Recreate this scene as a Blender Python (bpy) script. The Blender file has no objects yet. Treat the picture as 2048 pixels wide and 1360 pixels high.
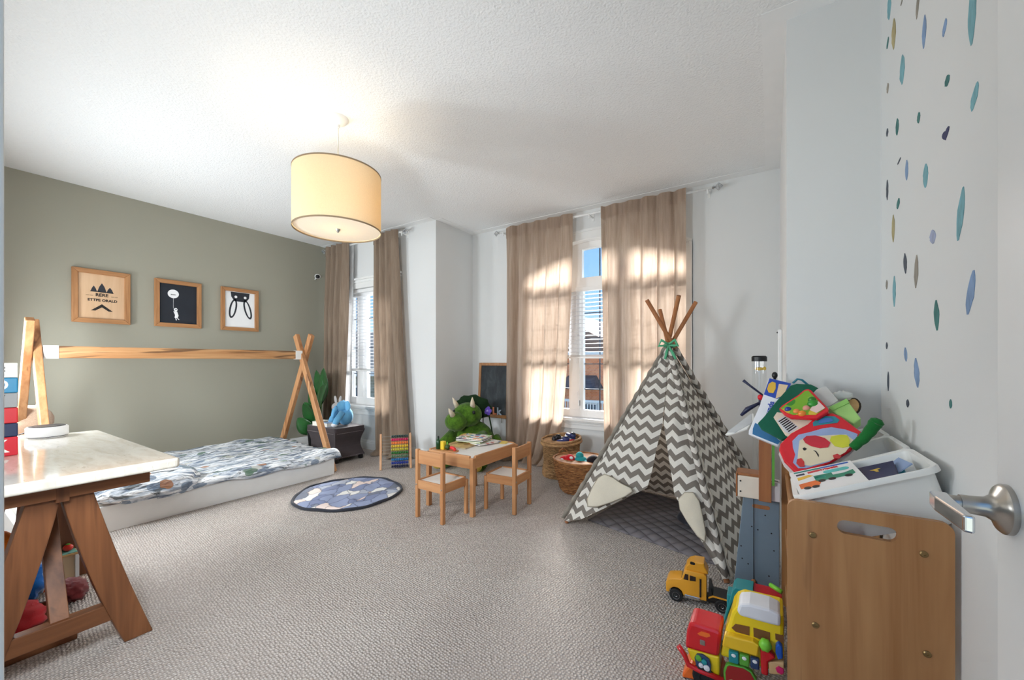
import bpy, bmesh, math, random
from mathutils import Vector, Matrix, Euler

random.seed(7)
SC = bpy.context.scene
COL = SC.collection
PI = math.pi

# ------------------------------------------------------------------ camera
CAM_H = 1.157
YAW = math.radians(33.0)
cd = bpy.data.cameras.new('camera')
cam = bpy.data.objects.new('camera', cd)
COL.objects.link(cam)
cam.location = (0, 0, CAM_H)
cam.rotation_euler = (PI / 2, 0, YAW)
cd.sensor_fit = 'HORIZONTAL'
cd.sensor_width = 36.0
cd.lens = 799.0 / 2048.0 * 36.0
cd.shift_y = 42.0 / 2048.0
cd.clip_start = 0.02
cd.clip_end = 300
SC.camera = cam

# ------------------------------------------------------------------ world, sun, exposure
world = bpy.data.worlds.new('sky')
SC.world = world
world.use_nodes = True
wn = world.node_tree.nodes
wl = world.node_tree.links
wn.clear()
w_out = wn.new('ShaderNodeOutputWorld')
w_bg = wn.new('ShaderNodeBackground')
w_ramp = wn.new('ShaderNodeValToRGB')
w_sep = wn.new('ShaderNodeSeparateXYZ')
w_tc = wn.new('ShaderNodeTexCoord')
wl.new(w_tc.outputs['Generated'], w_sep.inputs[0])
wl.new(w_sep.outputs['Z'], w_ramp.inputs[0])
wl.new(w_ramp.outputs[0], w_bg.inputs[0])
wl.new(w_bg.outputs[0], w_out.inputs[0])
SKY_STRENGTH = 0.43
w_bg.inputs[1].default_value = SKY_STRENGTH
e = w_ramp.color_ramp.elements
e[0].position = 0.0
e[0].color = (0.62, 0.74, 0.84, 1)
e[1].position = 0.75
e[1].color = (0.10, 0.26, 0.60, 1)
m_ = e.new(0.14)
m_.color = (0.28, 0.50, 0.78, 1)

def light(name, kind, loc, energy, color=(1, 1, 1), rot=(0, 0, 0), **kw):
    d = bpy.data.lights.new(name, kind)
    d.energy = energy
    d.color = color
    for k, v in kw.items():
        setattr(d, k, v)
    o = bpy.data.objects.new(name, d)
    o.location = loc
    o.rotation_euler = rot
    COL.objects.link(o)
    return o

# late-morning sun outside the window wall, seen through the linen curtains
sun_dir = Vector((0.38, -0.80, -0.42)).normalized()
so = light('sun', 'SUN', (0, 12, 9), 6.0, (1.0, 0.95, 0.89), angle=math.radians(24))
so.rotation_euler = sun_dir.to_track_quat('-Z', 'Y').to_euler()

# three added fill lights to brighten the room, out of view behind the camera
for lx, ly, lz, en, aim in ((-1.35, .10, 1.25, 10, (-.50, .92, -.05)), (-3.75, .10, 1.25, 10, (.1, 1, -.08)), (-4.75, .12, 1.15, 9, (.50, .88, -.05))):
    light('fill_light', 'AREA', (lx, ly, lz), en, (0.87, 0.945, 1.0), Vector(aim).to_track_quat('-Z', 'Z').to_euler(), shape='DISK', size=.42)

vs = SC.view_settings
vs.view_transform = 'Standard'
vs.look = 'None'
vs.exposure = 1.84
vs.gamma = 1.0
vs.use_curve_mapping = False
SC.cycles.max_bounces = 7
SC.cycles.diffuse_bounces = 5
SC.cycles.transmission_bounces = 5
SC.cycles.transparent_max_bounces = 10
SC.cycles.glossy_bounces = 3
SC.cycles.use_adaptive_sampling = True
SC.cycles.adaptive_threshold = 0.05
SC.cycles.adaptive_min_samples = 16
SC.cycles.sample_clamp_indirect = 6.0
SC.cycles.caustics_reflective = False
SC.cycles.caustics_refractive = False
SC.cycles.use_denoising = True

# ------------------------------------------------------------------ mesh builder
def V(*a):
    return Vector(a)

class MB:
    """collects shapes; build() links them as one mesh object"""
    def __init__(s):
        s.v = []; s.f = []; s.uv = {}; s.mi = []; s.cur = 0
    def _add(s, vs_, fs_, uvs=None):
        b = len(s.v)
        s.v += [tuple(p) for p in vs_]
        for f in fs_:
            s.f.append(tuple(i + b for i in f)); s.mi.append(s.cur)
        if uvs:
            for i, u in enumerate(uvs):
                s.uv[b + i] = u
        return s
    def mat(s, i):
        s.cur = i; return s
    def box(s, x0, x1, y0, y1, z0, z1):
        p = [(x0,y0,z0),(x1,y0,z0),(x1,y1,z0),(x0,y1,z0),(x0,y0,z1),(x1,y0,z1),(x1,y1,z1),(x0,y1,z1)]
        return s._add(p, [(3,2,1,0),(4,5,6,7),(0,1,5,4),(1,2,6,5),(2,3,7,6),(3,0,4,7)])
    def hexa(s, bot, top):
        return s._add(list(bot) + list(top), [(3,2,1,0),(4,5,6,7),(0,1,5,4),(1,2,6,5),(2,3,7,6),(3,0,4,7)])
    def beam(s, a, b, w, h, up=(0, 0, 1)):
        a = Vector(a); b = Vector(b); d = (b - a).normalized(); up = Vector(up)
        x = d.cross(up)
        if x.length < 1e-4:
            x = d.cross(Vector((1, 0, 0)))
        x.normalize(); y = x.cross(d).normalized()
        x *= w / 2; y *= h / 2
        return s.hexa([a-x-y, a+x-y, a+x+y, a-x+y], [b-x-y, b+x-y, b+x+y, b-x+y])
    def tube(s, pts, r, n=8, closed=False):
        pts = [Vector(p) for p in pts]; m = len(pts)
        rs = r if isinstance(r, (list, tuple)) else [r] * m
        t0 = (pts[1] - pts[0]).normalized()
        ref = Vector((0, 0, 1)) if abs(t0.z) < .9 else Vector((1, 0, 0))
        vs_ = []; nx = None
        for i, p in enumerate(pts):
            if closed:
                t = (pts[(i + 1) % m] - pts[i - 1])
            else:
                t = pts[min(i + 1, m - 1)] - pts[max(i - 1, 0)]
            t = t.normalized() if t.length > 1e-9 else t0
            if nx is None:
                nx = t.cross(ref).normalized()
            else:
                nx = (nx - t * nx.dot(t))
                nx = nx.normalized() if nx.length > 1e-6 else t.cross(ref).normalized()
            ny = t.cross(nx)
            for k in range(n):
                a = 2 * PI * k / n
                vs_.append(p + (nx * math.cos(a) + ny * math.sin(a)) * rs[i])
        fs_ = []
        for i in range(m if closed else m - 1):
            j = (i + 1) % m
            for k in range(n):
                l = (k + 1) % n
                fs_.append((i*n+k, i*n+l, j*n+l, j*n+k))
        if not closed:
            fs_.append(tuple(range(n - 1, -1, -1)))
            fs_.append(tuple((m - 1) * n + k for k in range(n)))
        return s._add(vs_, fs_)
    def lathe(s, prof, c=(0, 0, 0), n=24, frame=None, cap=True):
        vs_ = []; m = len(prof)
        for r, z in prof:
            for k in range(n):
                a = 2 * PI * k / n
                p = Vector((r * math.cos(a), r * math.sin(a), z))
                if frame is not None:
                    p = frame @ p
                vs_.append(p + Vector(c))
        fs_ = []
        for i in range(m - 1):
            for k in range(n):
                l = (k + 1) % n
                fs_.append((i*n+k, i*n+l, (i+1)*n+l, (i+1)*n+k))
        if cap:
            if prof[0][0] > 1e-5: fs_.append(tuple(range(n - 1, -1, -1)))
            if prof[-1][0] > 1e-5: fs_.append(tuple((m - 1) * n + k for k in range(n)))
        return s._add(vs_, fs_)
    def ell(s, c, r, rot=None, n=16, m=9, fn=None):
        if not isinstance(r, (list, tuple)): r = (r, r, r)
        R = Euler(rot).to_matrix() if rot else None
        vs_ = []
        for i in range(m + 1):
            th = PI * i / m
            for k in range(n):
                a = 2 * PI * k / n
                u = Vector((math.sin(th) * math.cos(a), math.sin(th) * math.sin(a), math.cos(th)))
                q = fn(u) if fn else 1.0
                p = Vector((u.x * r[0] * q, u.y * r[1] * q, u.z * r[2] * q))
                if R: p = R @ p
                vs_.append(p + Vector(c))
        fs_ = []
        for i in range(m):
            for k in range(n):
                l = (k + 1) % n
                fs_.append((i*n+k, (i+1)*n+k, (i+1)*n+l, i*n+l))
        return s._add(vs_, fs_)
    def prism(s, poly, w0, w1, frame=None, c=(0, 0, 0)):
        n = len(poly)
        def P(u, v, w):
            p = Vector((u, v, w))
            if frame is not None: p = frame @ p
            return p + Vector(c)
        vs_ = [P(u, v, w0) for u, v in poly] + [P(u, v, w1) for u, v in poly]
        fs_ = [tuple(range(n - 1, -1, -1)), tuple(range(n, 2 * n))]
        for i in range(n):
            j = (i + 1) % n
            fs_.append((i, j, n + j, n + i))
        return s._add(vs_, fs_)
    def grid(s, fn, nu, nv, closed=False, uvfn=None):
        vs_ = []; uvs = []
        for j in range(nv + 1):
            for i in range(nu + (0 if closed else 1)):
                u = i / nu; v = j / nv
                vs_.append(Vector(fn(u, v)))
                if uvfn: uvs.append(uvfn(u, v))
        w = nu if closed else nu + 1
        fs_ = []
        for j in range(nv):
            for i in range(nu):
                k = (i + 1) % w
                fs_.append((j*w+i, j*w+k, (j+1)*w+k, (j+1)*w+i))
        return s._add(vs_, fs_, uvs if uvfn else None)
    def build(s, name, mats, parent=None, bevel=0.0, seg=2, smooth=False, solid=0.0, sub=0, loc=None, rot=None, fixn=True):
        me = bpy.data.meshes.new(name)
        me.from_pydata(s.v, [], s.f)
        if not isinstance(mats, (list, tuple)): mats = [mats]
        for m in mats: me.materials.append(m)
        if len(mats) > 1:
            for p, i in zip(me.polygons, s.mi): p.material_index = i
        if s.uv:
            ul = me.uv_layers.new(name='UVMap')
            for l in me.loops:
                ul.data[l.index].uv = s.uv.get(l.vertex_index, (0, 0))
        if bevel > 0 or fixn:
            bm = bmesh.new(); bm.from_mesh(me)
            if not s.uv: bmesh.ops.remove_doubles(bm, verts=bm.verts, dist=1e-6)
            if fixn: bmesh.ops.recalc_face_normals(bm, faces=bm.faces)
            if bevel > 0:
                ed = [x for x in bm.edges if x.is_manifold and x.calc_face_angle(0) > 0.5]
                bmesh.ops.bevel(bm, geom=ed, offset=bevel, segments=seg, affect='EDGES', profile=0.5, clamp_overlap=True)
            bm.to_mesh(me); bm.free()
        if smooth:
            for p in me.polygons: p.use_smooth = True
            if bevel > 0:
                pass
        o = bpy.data.objects.new(name, me)
        COL.objects.link(o)
        if parent is not None: o.parent = parent
        if loc is not None: o.location = loc
        if rot is not None: o.rotation_euler = rot
        if solid:
            md = o.modifiers.new('thickness', 'SOLIDIFY'); md.thickness = solid; md.offset = 0
        if sub:
            md = o.modifiers.new('smooth', 'SUBSURF'); md.levels = sub; md.render_levels = sub
        return o

def tag(o, label, cat, group=None):
    o['label'] = label; o['category'] = cat
    if group: o['group'] = group
    return o

def thing(name, label, cat, loc=(0, 0, 0), rotz=0.0, group=None, rot=None):
    o = bpy.data.objects.new(name, None)
    o.empty_display_size = 0.1
    COL.objects.link(o)
    o.location = loc
    o.rotation_euler = rot if rot else (0, 0, rotz)
    return tag(o, label, cat, group)

def struct(o):
    o['kind'] = 'structure'
    return o

def sm(o, angle=40):
    """smooth shading with sharp edges kept"""
    me = o.data
    for p in me.polygons: p.use_smooth = True
    bm = bmesh.new(); bm.from_mesh(me)
    for ed in bm.edges:
        if ed.is_manifold and ed.calc_face_angle(0) > math.radians(angle): ed.smooth = False
    bm.to_mesh(me); bm.free()
    return o

def copy_tree(o, parent=None):
    c = o.copy(); COL.objects.link(c); c.parent = parent
    for ch in list(o.children): copy_tree(ch, c)
    return c

def rect(w, h, r, n=5, cx=0, cy=0):
    """rounded rectangle outline"""
    out = []
    for sx, sy, a0 in ((1, 1, 0), (-1, 1, 90), (-1, -1, 180), (1, -1, 270)):
        for k in range(n + 1):
            a = math.radians(a0 + 90 * k / n)
            out.append((cx + sx * (w / 2 - r) + r * math.cos(a), cy + sy * (h / 2 - r) + r * math.sin(a)))
    return out

def circ(r, n=20, cx=0, cy=0, ry=None):
    return [(cx + r * math.cos(2*PI*k/n), cy + (ry or r) * math.sin(2*PI*k/n)) for k in range(n)]

def frame3(x, y):
    """matrix whose columns are x, y and their cross product"""
    x = Vector(x).normalized(); z = x.cross(Vector(y)).normalized(); y = z.cross(x)
    return Matrix((x, y, z)).transposed()

XZ = Matrix(((1, 0, 0), (0, 0, -1), (0, 1, 0)))     # outline in x,z ; depth runs towards -y
YZ = Matrix(((0, 0, 1), (1, 0, 0), (0, 1, 0)))      # outline in y,z ; depth runs towards +x

def text_mb(txt, size, depth=0.0008, bold=0.0):
    """lettering as a mesh in the xy plane, centred"""
    cu = bpy.data.curves.new('lettering', 'FONT')
    cu.body = txt; cu.size = size; cu.extrude = depth; cu.align_x = 'CENTER'; cu.align_y = 'CENTER'
    cu.resolution_u = 3; cu.offset = bold
    o = bpy.data.objects.new('lettering', cu); COL.objects.link(o)
    dg = bpy.context.evaluated_depsgraph_get()
    me = o.evaluated_get(dg).to_mesh()
    vs_ = [v.co.copy() for v in me.vertices]; fs_ = [tuple(p.vertices) for p in me.polygons]
    o.evaluated_get(dg).to_mesh_clear()
    bpy.data.objects.remove(o); bpy.data.curves.remove(cu)
    return vs_, fs_

def lettering(name, txt, size, mat, parent, M4, bold=0.0, depth=0.0008):
    vs_, fs_ = text_mb(txt, size, depth, bold)
    mb = MB(); mb._add([M4 @ v for v in vs_], fs_)
    return mb.build(name, mat, parent, fixn=False)

# ------------------------------------------------------------------ materials
MATS = {}
def S(c):
    """sRGB 0-255 -> linear"""
    o = []
    for x in c[:3]:
        x = x / 255.0
        o.append(x / 12.92 if x <= 0.04045 else ((x + 0.055) / 1.055) ** 2.4)
    return (o[0], o[1], o[2], 1)

class NT:
    def __init__(s, name):
        s.m = bpy.data.materials.new(name); s.m.use_nodes = True
        s.t = s.m.node_tree; s.n = s.t.nodes; s.l = s.t.links
        s.b = s.n['Principled BSDF']; s.out = s.n['Material Output']
    def N(s, t, **kw):
        x = s.n.new(t)
        for k, v in kw.items(): setattr(x, k, v)
        return x
    def K(s, a, b): s.l.new(a, b)
    def val(s, sock, v):
        if isinstance(v, (int, float)) or isinstance(v, (tuple, list)): sock.default_value = v
        else: s.K(v, sock)
    def math(s, op, a, b=0.0, c=None):
        x = s.N('ShaderNodeMath', operation=op); s.val(x.inputs[0], a); s.val(x.inputs[1], b)
        if c is not None: s.val(x.inputs[2], c)
        return x.outputs[0]
    def coord(s, scale=(1, 1, 1), kind='Object', rot=(0, 0, 0), loc=(0, 0, 0)):
        tc = s.N('ShaderNodeTexCoord'); mp = s.N('ShaderNodeMapping')
        mp.inputs['Scale'].default_value = scale; mp.inputs['Rotation'].default_value = rot; mp.inputs['Location'].default_value = loc
        s.K(tc.outputs[kind], mp.inputs[0]); return mp.outputs[0]
    def noise(s, vec, scale, detail=3, rough=.55, dist=0):
        x = s.N('ShaderNodeTexNoise'); s.K(vec, x.inputs['Vector'])
        x.inputs['Scale'].default_value = scale; x.inputs['Detail'].default_value = detail
        x.inputs['Roughness'].default_value = rough; x.inputs['Distortion'].default_value = dist
        return x
    def voro(s, vec, scale, feature='F1', rnd=1.0):
        x = s.N('ShaderNodeTexVoronoi', feature=feature); s.K(vec, x.inputs['Vector'])
        x.inputs['Scale'].default_value = scale; x.inputs['Randomness'].default_value = rnd
        return x
    def ramp(s, fac, stops, interp='LINEAR'):
        x = s.N('ShaderNodeValToRGB'); s.val(x.inputs[0], fac); cr = x.color_ramp; cr.interpolation = interp
        while len(cr.elements) < len(stops): cr.elements.new(0.5)
        for el, (p, c) in zip(cr.elements, stops): el.position = p; el.color = c
        return x.outputs[0]
    def mix(s, fac, a, b, mode='MIX'):
        x = s.N('ShaderNodeMix', data_type='RGBA', blend_type=mode)
        s.val(x.inputs[0], fac); s.val(x.inputs[6], a); s.val(x.inputs[7], b)
        return x.outputs[2]
    def bump(s, h, strength, dist=0.01):
        x = s.N('ShaderNodeBump'); x.inputs['Strength'].default_value = strength; x.inputs['Distance'].default_value = dist
        s.K(h, x.inputs['Height']); s.K(x.outputs[0], s.b.inputs['Normal']); return x
    def col(s, c): s.val(s.b.inputs['Base Color'], c)
    def rough(s, v): s.val(s.b.inputs['Roughness'], v)

def plain(name, rgb, rough=.55, metal=0.0, var=0.06, vscale=9.0, bump=0.0, bscale=120.0, spec=.5, coat=0.0):
    """even paint or plastic with slight variation and fine relief"""
    if name in MATS: return MATS[name]
    t = NT(name); c = S(rgb); v = t.coord()
    if var:
        n = t.noise(v, vscale, 2)
        d = tuple(x * (1 - var) for x in c[:3]) + (1,); u = tuple(min(1, x * (1 + var)) for x in c[:3]) + (1,)
        t.col(t.ramp(n.outputs[0], [(.3, d), (.7, u)]))
    else:
        t.col(c)
    t.rough(rough); t.b.inputs['Metallic'].default_value = metal; t.b.inputs['Specular IOR Level'].default_value = spec
    if coat: t.b.inputs['Coat Weight'].default_value = coat
    if bump: t.bump(t.noise(v, bscale, 2).outputs[0], bump, .003)
    MATS[name] = t.m; return t.m

def wood(name, a, b, along=0, grain=1.0, rough=.5, dark=None, knots=0.0):
    """wood with its grain along the given object axis"""
    if name in MATS: return MATS[name]
    t = NT(name); sc = [14 * grain] * 3; sc[along] = 1.1 * grain
    v = t.coord(tuple(sc))
    n1 = t.noise(v, 1.0, 4, .6, 1.2); sc2 = [60 * grain] * 3; sc2[along] = 2.5 * grain
    n2 = t.noise(t.coord(tuple(sc2)), 1.0, 3, .6)
    f = t.math('ADD', t.math('MULTIPLY', n1.outputs[0], .75), t.math('MULTIPLY', n2.outputs[0], .25))
    ca, cb = S(a), S(b)
    c = t.ramp(f, [(.34, ca), (.5, tuple((p + q) / 2 for p, q in zip(ca, cb))), (.66, cb)])
    if dark:
        k = t.noise(t.coord(tuple(x * .6 for x in sc)), 1.3, 3, .6, 2.0)
        msk = t.ramp(k.outputs[0], [(.60 - knots, (0, 0, 0, 1)), (.68 - knots, (1, 1, 1, 1))])
        c = t.mix(t.math('MULTIPLY', msk, .75), c, S(dark))
    t.col(c); t.rough(rough); t.bump(f, .15, .002)
    MATS[name] = t.m; return t.m

def cloth(name, rgb, rough=.9, weave=420.0, var=.12, trans=0.0, bump=.25, rgb2=None, vscale=6.0, stretch=(1, 1, 1)):
    """woven fabric; trans lets light through"""
    if name in MATS: return MATS[name]
    t = NT(name); c = S(rgb); v = t.coord()
    d = S(rgb2) if rgb2 else tuple(x * (1 - 2 * var) for x in c[:3]) + (1,)
    n = t.noise(t.coord(stretch), vscale, 4)
    w = t.noise(v, weave, 1)
    f = t.math('ADD', t.math('MULTIPLY', n.outputs[0], .7), t.math('MULTIPLY', w.outputs[0], .3))
    cc = t.ramp(f, [(.35, d), (.6, c)])
    t.col(cc); t.rough(rough); t.b.inputs['Specular IOR Level'].default_value = .15
    t.b.inputs['Sheen Weight'].default_value = .15
    t.bump(w.outputs[0], bump, .002)
    if trans:
        tr = t.N('ShaderNodeBsdfTranslucent'); t.K(cc, tr.inputs[0])
        mx = t.N('ShaderNodeMixShader'); mx.inputs[0].default_value = trans
        t.K(t.b.outputs[0], mx.inputs[1]); t.K(tr.outputs[0], mx.inputs[2]); t.K(mx.outputs[0], t.out.inputs[0])
    MATS[name] = t.m; return t.m

def blobs(name, base, cols, scale=6.0, thr=.45, rough=.6, stretch=(1, 1, 1), ink=None, bump=0.0, kind='Object', rnd=1.0):
    """printed pattern of coloured blobs on a plain ground"""
    if name in MATS: return MATS[name]
    t = NT(name); v = t.coord(stretch, kind)
    nd = t.noise(v, scale * 1.5, 2)
    vv = t.N('ShaderNodeVectorMath', operation='ADD'); t.K(v, vv.inputs[0])
    sx = t.N('ShaderNodeVectorMath', operation='SCALE'); t.K(nd.outputs['Color'], sx.inputs[0]); sx.inputs['Scale'].default_value = .35 / scale
    t.K(sx.outputs[0], vv.inputs[1])
    vo = t.voro(vv.outputs[0], scale, rnd=rnd)
    sp = t.N('ShaderNodeSeparateColor'); t.K(vo.outputs['Color'], sp.inputs[0])
    stops = [(i / len(cols), S(c)) for i, c in enumerate(cols)]
    pc = t.ramp(sp.outputs[0], stops, 'CONSTANT')
    msk = t.ramp(vo.outputs['Distance'], [(thr - .01, (1, 1, 1, 1)), (thr + .01, (0, 0, 0, 1))])
    keep = t.math('GREATER_THAN', sp.outputs[1], .12)
    c = t.mix(t.math('MULTIPLY', msk, keep), S(base), pc)
    if ink:
        k = t.noise(t.coord(tuple(q * r for q, r in zip(stretch, ink[1])), kind), ink[2], 3, .6)
        c = t.mix(t.ramp(k.outputs[0], [(ink[3], (0, 0, 0, 1)), (ink[3] + .04, (1, 1, 1, 1))]), c, S(ink[0]))
    t.col(c); t.rough(rough)
    if bump: t.bump(t.noise(t.coord(), 60, 3).outputs[0], bump, .004)
    MATS[name] = t.m; return t.m
# ------------------------------------------------------------------ setting: shared materials
H = 2.786
XG, YL, XS, YB, XF, YR, XD = -5.38, 3.38, -3.24, 4.055, 0.06, 2.313, 0.397

def make_carpet():
    t = NT('carpet_loop'); v = t.coord((1, 1.12, 1), rot=(0, 0, .12))
    vo = t.voro(v, 78, rnd=.45); n = t.noise(t.coord(), 3.0, 4); n2 = t.noise(t.coord(), 45, 2)
    f = t.ramp(vo.outputs['Distance'], [(.12, (1, 1, 1, 1)), (.62, (0, 0, 0, 1))])
    base = t.ramp(n.outputs[0], [(.3, S((222, 212, 205))), (.7, S((234, 226, 219)))])
    base = t.mix(t.math('MULTIPLY', n2.outputs[0], .25), base, S((202, 190, 182)))
    c = t.mix(t.math('MULTIPLY', t.math('SUBTRACT', 1.0, f), .62), base, S((128, 116, 109)))
    t.col(c); t.rough(.95); t.b.inputs['Specular IOR Level'].default_value = .1; t.bump(f, .9, .008)
    return t.m
def make_stipple():
    t = NT('stippled_ceiling'); v = t.coord()
    n = t.noise(v, 95, 3, .6); n2 = t.voro(v, 70)
    t.col(S((242, 242, 241))); t.rough(.9)
    h = t.math('ADD', n.outputs[0], t.math('MULTIPLY', n2.outputs['Distance'], .5))
    t.bump(h, .42, .012); return t.m
def wallpaint(name, rgb):
    return plain(name, rgb, .7, var=.012, vscale=1.2, bump=.05, bscale=180)
M_CARPET = make_carpet(); M_CEIL = make_stipple()
M_WALL = wallpaint('grey_wall_paint', (226, 227, 226))
M_GREEN = wallpaint('sage_wall_paint', (156, 153, 138))
M_WHITE = plain('white_trim_paint', (238, 238, 236), .35, var=.01)
M_CEILS = plain('smooth_ceiling_paint', (242, 242, 241), .8, var=.01)
M_VINYL = plain('white_vinyl', (244, 244, 243), .3, var=.01)
M_CHROME = plain('chrome', (210, 212, 215), .12, 1.0, var=0)
M_NICKEL = plain('brushed_nickel', (178, 174, 168), .3, 1.0, var=.04, vscale=40)
M_BLACK = plain('black_plastic', (22, 22, 24), .4, var=.05)
def make_glass(name='window_glass', tint=(.96, .98, 1, 1), gl=.025):
    t = NT(name); tr = t.N('ShaderNodeBsdfTransparent'); tr.inputs[0].default_value = tint
    g = t.N('ShaderNodeBsdfGlossy'); g.inputs['Roughness'].default_value = .02
    mx = t.N('ShaderNodeMixShader'); mx.inputs[0].default_value = gl
    t.K(tr.outputs[0], mx.inputs[1]); t.K(g.outputs[0], mx.inputs[2]); t.K(mx.outputs[0], t.out.inputs[0])
    return t.m
M_GLASS = make_glass()

# ------------------------------------------------------------------ floor, ceiling, walls
struct(MB().box(XG - .2, .75, -1.6, YB + .16, -.12, 0).build('floor', M_CARPET))
ceil = struct(MB().box(XG - .2, .75, -.10, YB + .16, H, H + .12).build('ceiling', M_CEIL))
cb = MB()
cb.box(XS, XF, YB - .10, YB, H - .003, H).box(XF - .10, XF, YR, YB - .10, H - .003, H)
cb.box(XG, XS, YL - .09, YL, H - .003, H).box(XS, XS + .09, YL, YB - .10, H - .003, H)
cb.box(XF - .10, XD, YR - .10, YR, H - .003, H).box(XD - .10, XD, .05, YR - .10, H - .003, H)
cb.build('smooth_border', M_CEILS, ceil)

struct(MB().box(XG - .16, XG, -.1, YL + .16, 0, H).build('wall_left', M_GREEN))
# back-left wall with its window opening
W2 = dict(x0=-4.98, x1=-3.92, z0=.57, z1=2.13)
wb = MB()
wb.box(XG, W2['x0'], YL, YL + .16, 0, H).box(W2['x1'], XS, YL, YL + .16, 0, H)
wb.box(W2['x0'], W2['x1'], YL, YL + .16, 0, W2['z0']).box(W2['x0'], W2['x1'], YL, YL + .16, W2['z1'], H)
struct(wb.build('wall_back_left', M_WALL))
struct(MB().box(XS - .16, XS, YL + .16, YB + .16, 0, H).build('wall_back_side', M_WALL))
# back wall with arched window opening
W1 = dict(x0=-2.52, x1=-.70, z0=.54, zs=2.27, rise=.20)
def arch(x, x0=None, x1=None, zs=None, rise=None):
    x0 = W1['x0'] if x0 is None else x0; x1 = W1['x1'] if x1 is None else x1
    zs = W1['zs'] if zs is None else zs; rise = W1['rise'] if rise is None else rise
    q = (x - (x0 + x1) / 2) / ((x1 - x0) / 2)
    return zs + rise * max(0.0, 1 - q * q)
wb = MB()
wb.box(XS, W1['x0'], YB, YB + .16, 0, H).box(W1['x1'], XF + .1, YB, YB + .16, 0, H)
wb.box(W1['x0'], W1['x1'], YB, YB + .16, 0, W1['z0'])
NA = 20
for i in range(NA):
    a = W1['x0'] + (W1['x1'] - W1['x0']) * i / NA; b = W1['x0'] + (W1['x1'] - W1['x0']) * (i + 1) / NA
    wb.hexa([(a, YB, arch(a)), (b, YB, arch(b)), (b, YB + .16, arch(b)), (a, YB + .16, arch(a))],
            [(a, YB, H), (b, YB, H), (b, YB + .16, H), (a, YB + .16, H)])
struct(wb.build('wall_back', M_WALL))
struct(MB().box(XF, XD + .12, YR, YB + .16, 0, H).build('wall_right_far', M_WALL))
wall_right = struct(MB().box(XD, XD + .12, .05, YR, 0, H).build('wall_right', M_WALL))
struct(MB().box(XG, -.545, -.09, .035, 0, H).box(-.545, .31, -.09, .035, 2.06, H).box(.31, XD, -.09, .035, 0, H).build('wall_front', M_WALL))

# baseboards with a stepped profile
def baseboard(name, a, b, nrm):
    a = Vector((*a, 0)); b = Vector((*b, 0)); n = Vector((*nrm, 0))
    mb = MB()
    for d, z0, z1 in ((.016, 0, .085), (.011, .085, .105), (.006, .105, .12)):
        q = [a, b, b + n * d, a + n * d]
        mb.hexa([p + V(0, 0, z0) for p in q], [p + V(0, 0, z1) for p in q])
    return struct(mb.build(name, M_WHITE))
baseboard('baseboard_left', (XG, 0), (XG, YL), (1, 0))
baseboard('baseboard_back_left', (XG, YL), (XS + .016, YL), (0, -1))
baseboard('baseboard_back_side', (XS, YL), (XS, YB), (1, 0))
baseboard('baseboard_back', (XS, YB), (XF, YB), (0, -1))
baseboard('baseboard_right_far', (XF, YR), (XF, YB), (-1, 0))
baseboard('baseboard_right_return', (XF, YR), (XD, YR), (0, -1))
baseboard('baseboard_right', (XD, .1), (XD, YR), (-1, 0))

# ------------------------------------------------------------------ windows
M_GRILLE = plain('dark_window_grille', (52, 58, 70), .5, var=.02)
def sillparts(w, x0, x1, y, z):
    o = MB().box(x0 - .13, x1 + .13, y - .07, y + .02, z - .035, z).box(x0 - .11, x1 + .11, y - .055, y, z - .05, z - .035).build('window_sill', M_WHITE, w, bevel=.008)
    MB().box(x0 - .10, x1 + .10, y - .025, y, z - .12, z - .05).box(x0 - .10, x1 + .10, y - .035, y, z - .075, z - .06).build('sill_apron', M_WHITE, w, bevel=.004)

# arched window
w1 = bpy.data.objects.new('window_1', None); COL.objects.link(w1); struct(w1)
x0, x1 = W1['x0'], W1['x1']
mb = MB()
for sx in (x0 - .08, x1):
    mb.box(sx, sx + .08, YB - .022, YB, .54, W1['zs'])
for sx in (x0 - .08, x1 + .055):
    mb.box(sx, sx + .025, YB - .032, YB, .54, W1['zs'])
for i in range(NA):
    a = x0 - .08 + (x1 - x0 + .16) * i / NA; b = x0 - .08 + (x1 - x0 + .16) * (i + 1) / NA
    za, zb = arch(a, zs=2.27), arch(b, zs=2.27)
    oa, ob = arch(a, x0 - .08, x1 + .08, 2.27, .28), arch(b, x0 - .08, x1 + .08, 2.27, .28)
    oa = max(oa, za + .0); ob = max(ob, zb + .0)
    mb.hexa([(a, YB - .022, za), (b, YB - .022, zb), (b, YB, zb), (a, YB, za)], [(a, YB - .022, oa + .02), (b, YB - .022, ob + .02), (b, YB, ob + .02), (a, YB, oa + .02)])
    mb.hexa([(a, YB - .034, oa), (b, YB - .034, ob), (b, YB, ob), (a, YB, oa)], [(a, YB - .034, oa + .025), (b, YB - .034, ob + .025), (b, YB, ob + .025), (a, YB, oa + .025)])
mb.build('window_casing', M_WHITE, w1)
sillparts(w1, x0, x1, YB, .54)
FY0, FY1 = YB + .085, YB + .15
mb = MB()
mb.box(x0, x0 + .06, FY0 + .003, FY1 - .003, .60, 2.26).box(x1 - .06, x1, FY0 + .003, FY1 - .003, .60, 2.26).box(x0, x1, FY0, FY1, .54, .615)
mb.box(x0, x1, FY0 - .02, FY1, 1.95, 2.075)
for i in range(NA):
    a = x0 + (x1 - x0) * i / NA; b = x0 + (x1 - x0) * (i + 1) / NA
    mb.hexa([(a, FY0, arch(a) - .07), (b, FY0, arch(b) - .07), (b, FY1, arch(b) - .07), (a, FY1, arch(a) - .07)],
            [(a, FY0, arch(a)), (b, FY0, arch(b)), (b, FY1, arch(b)), (a, FY1, arch(a))])
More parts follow.
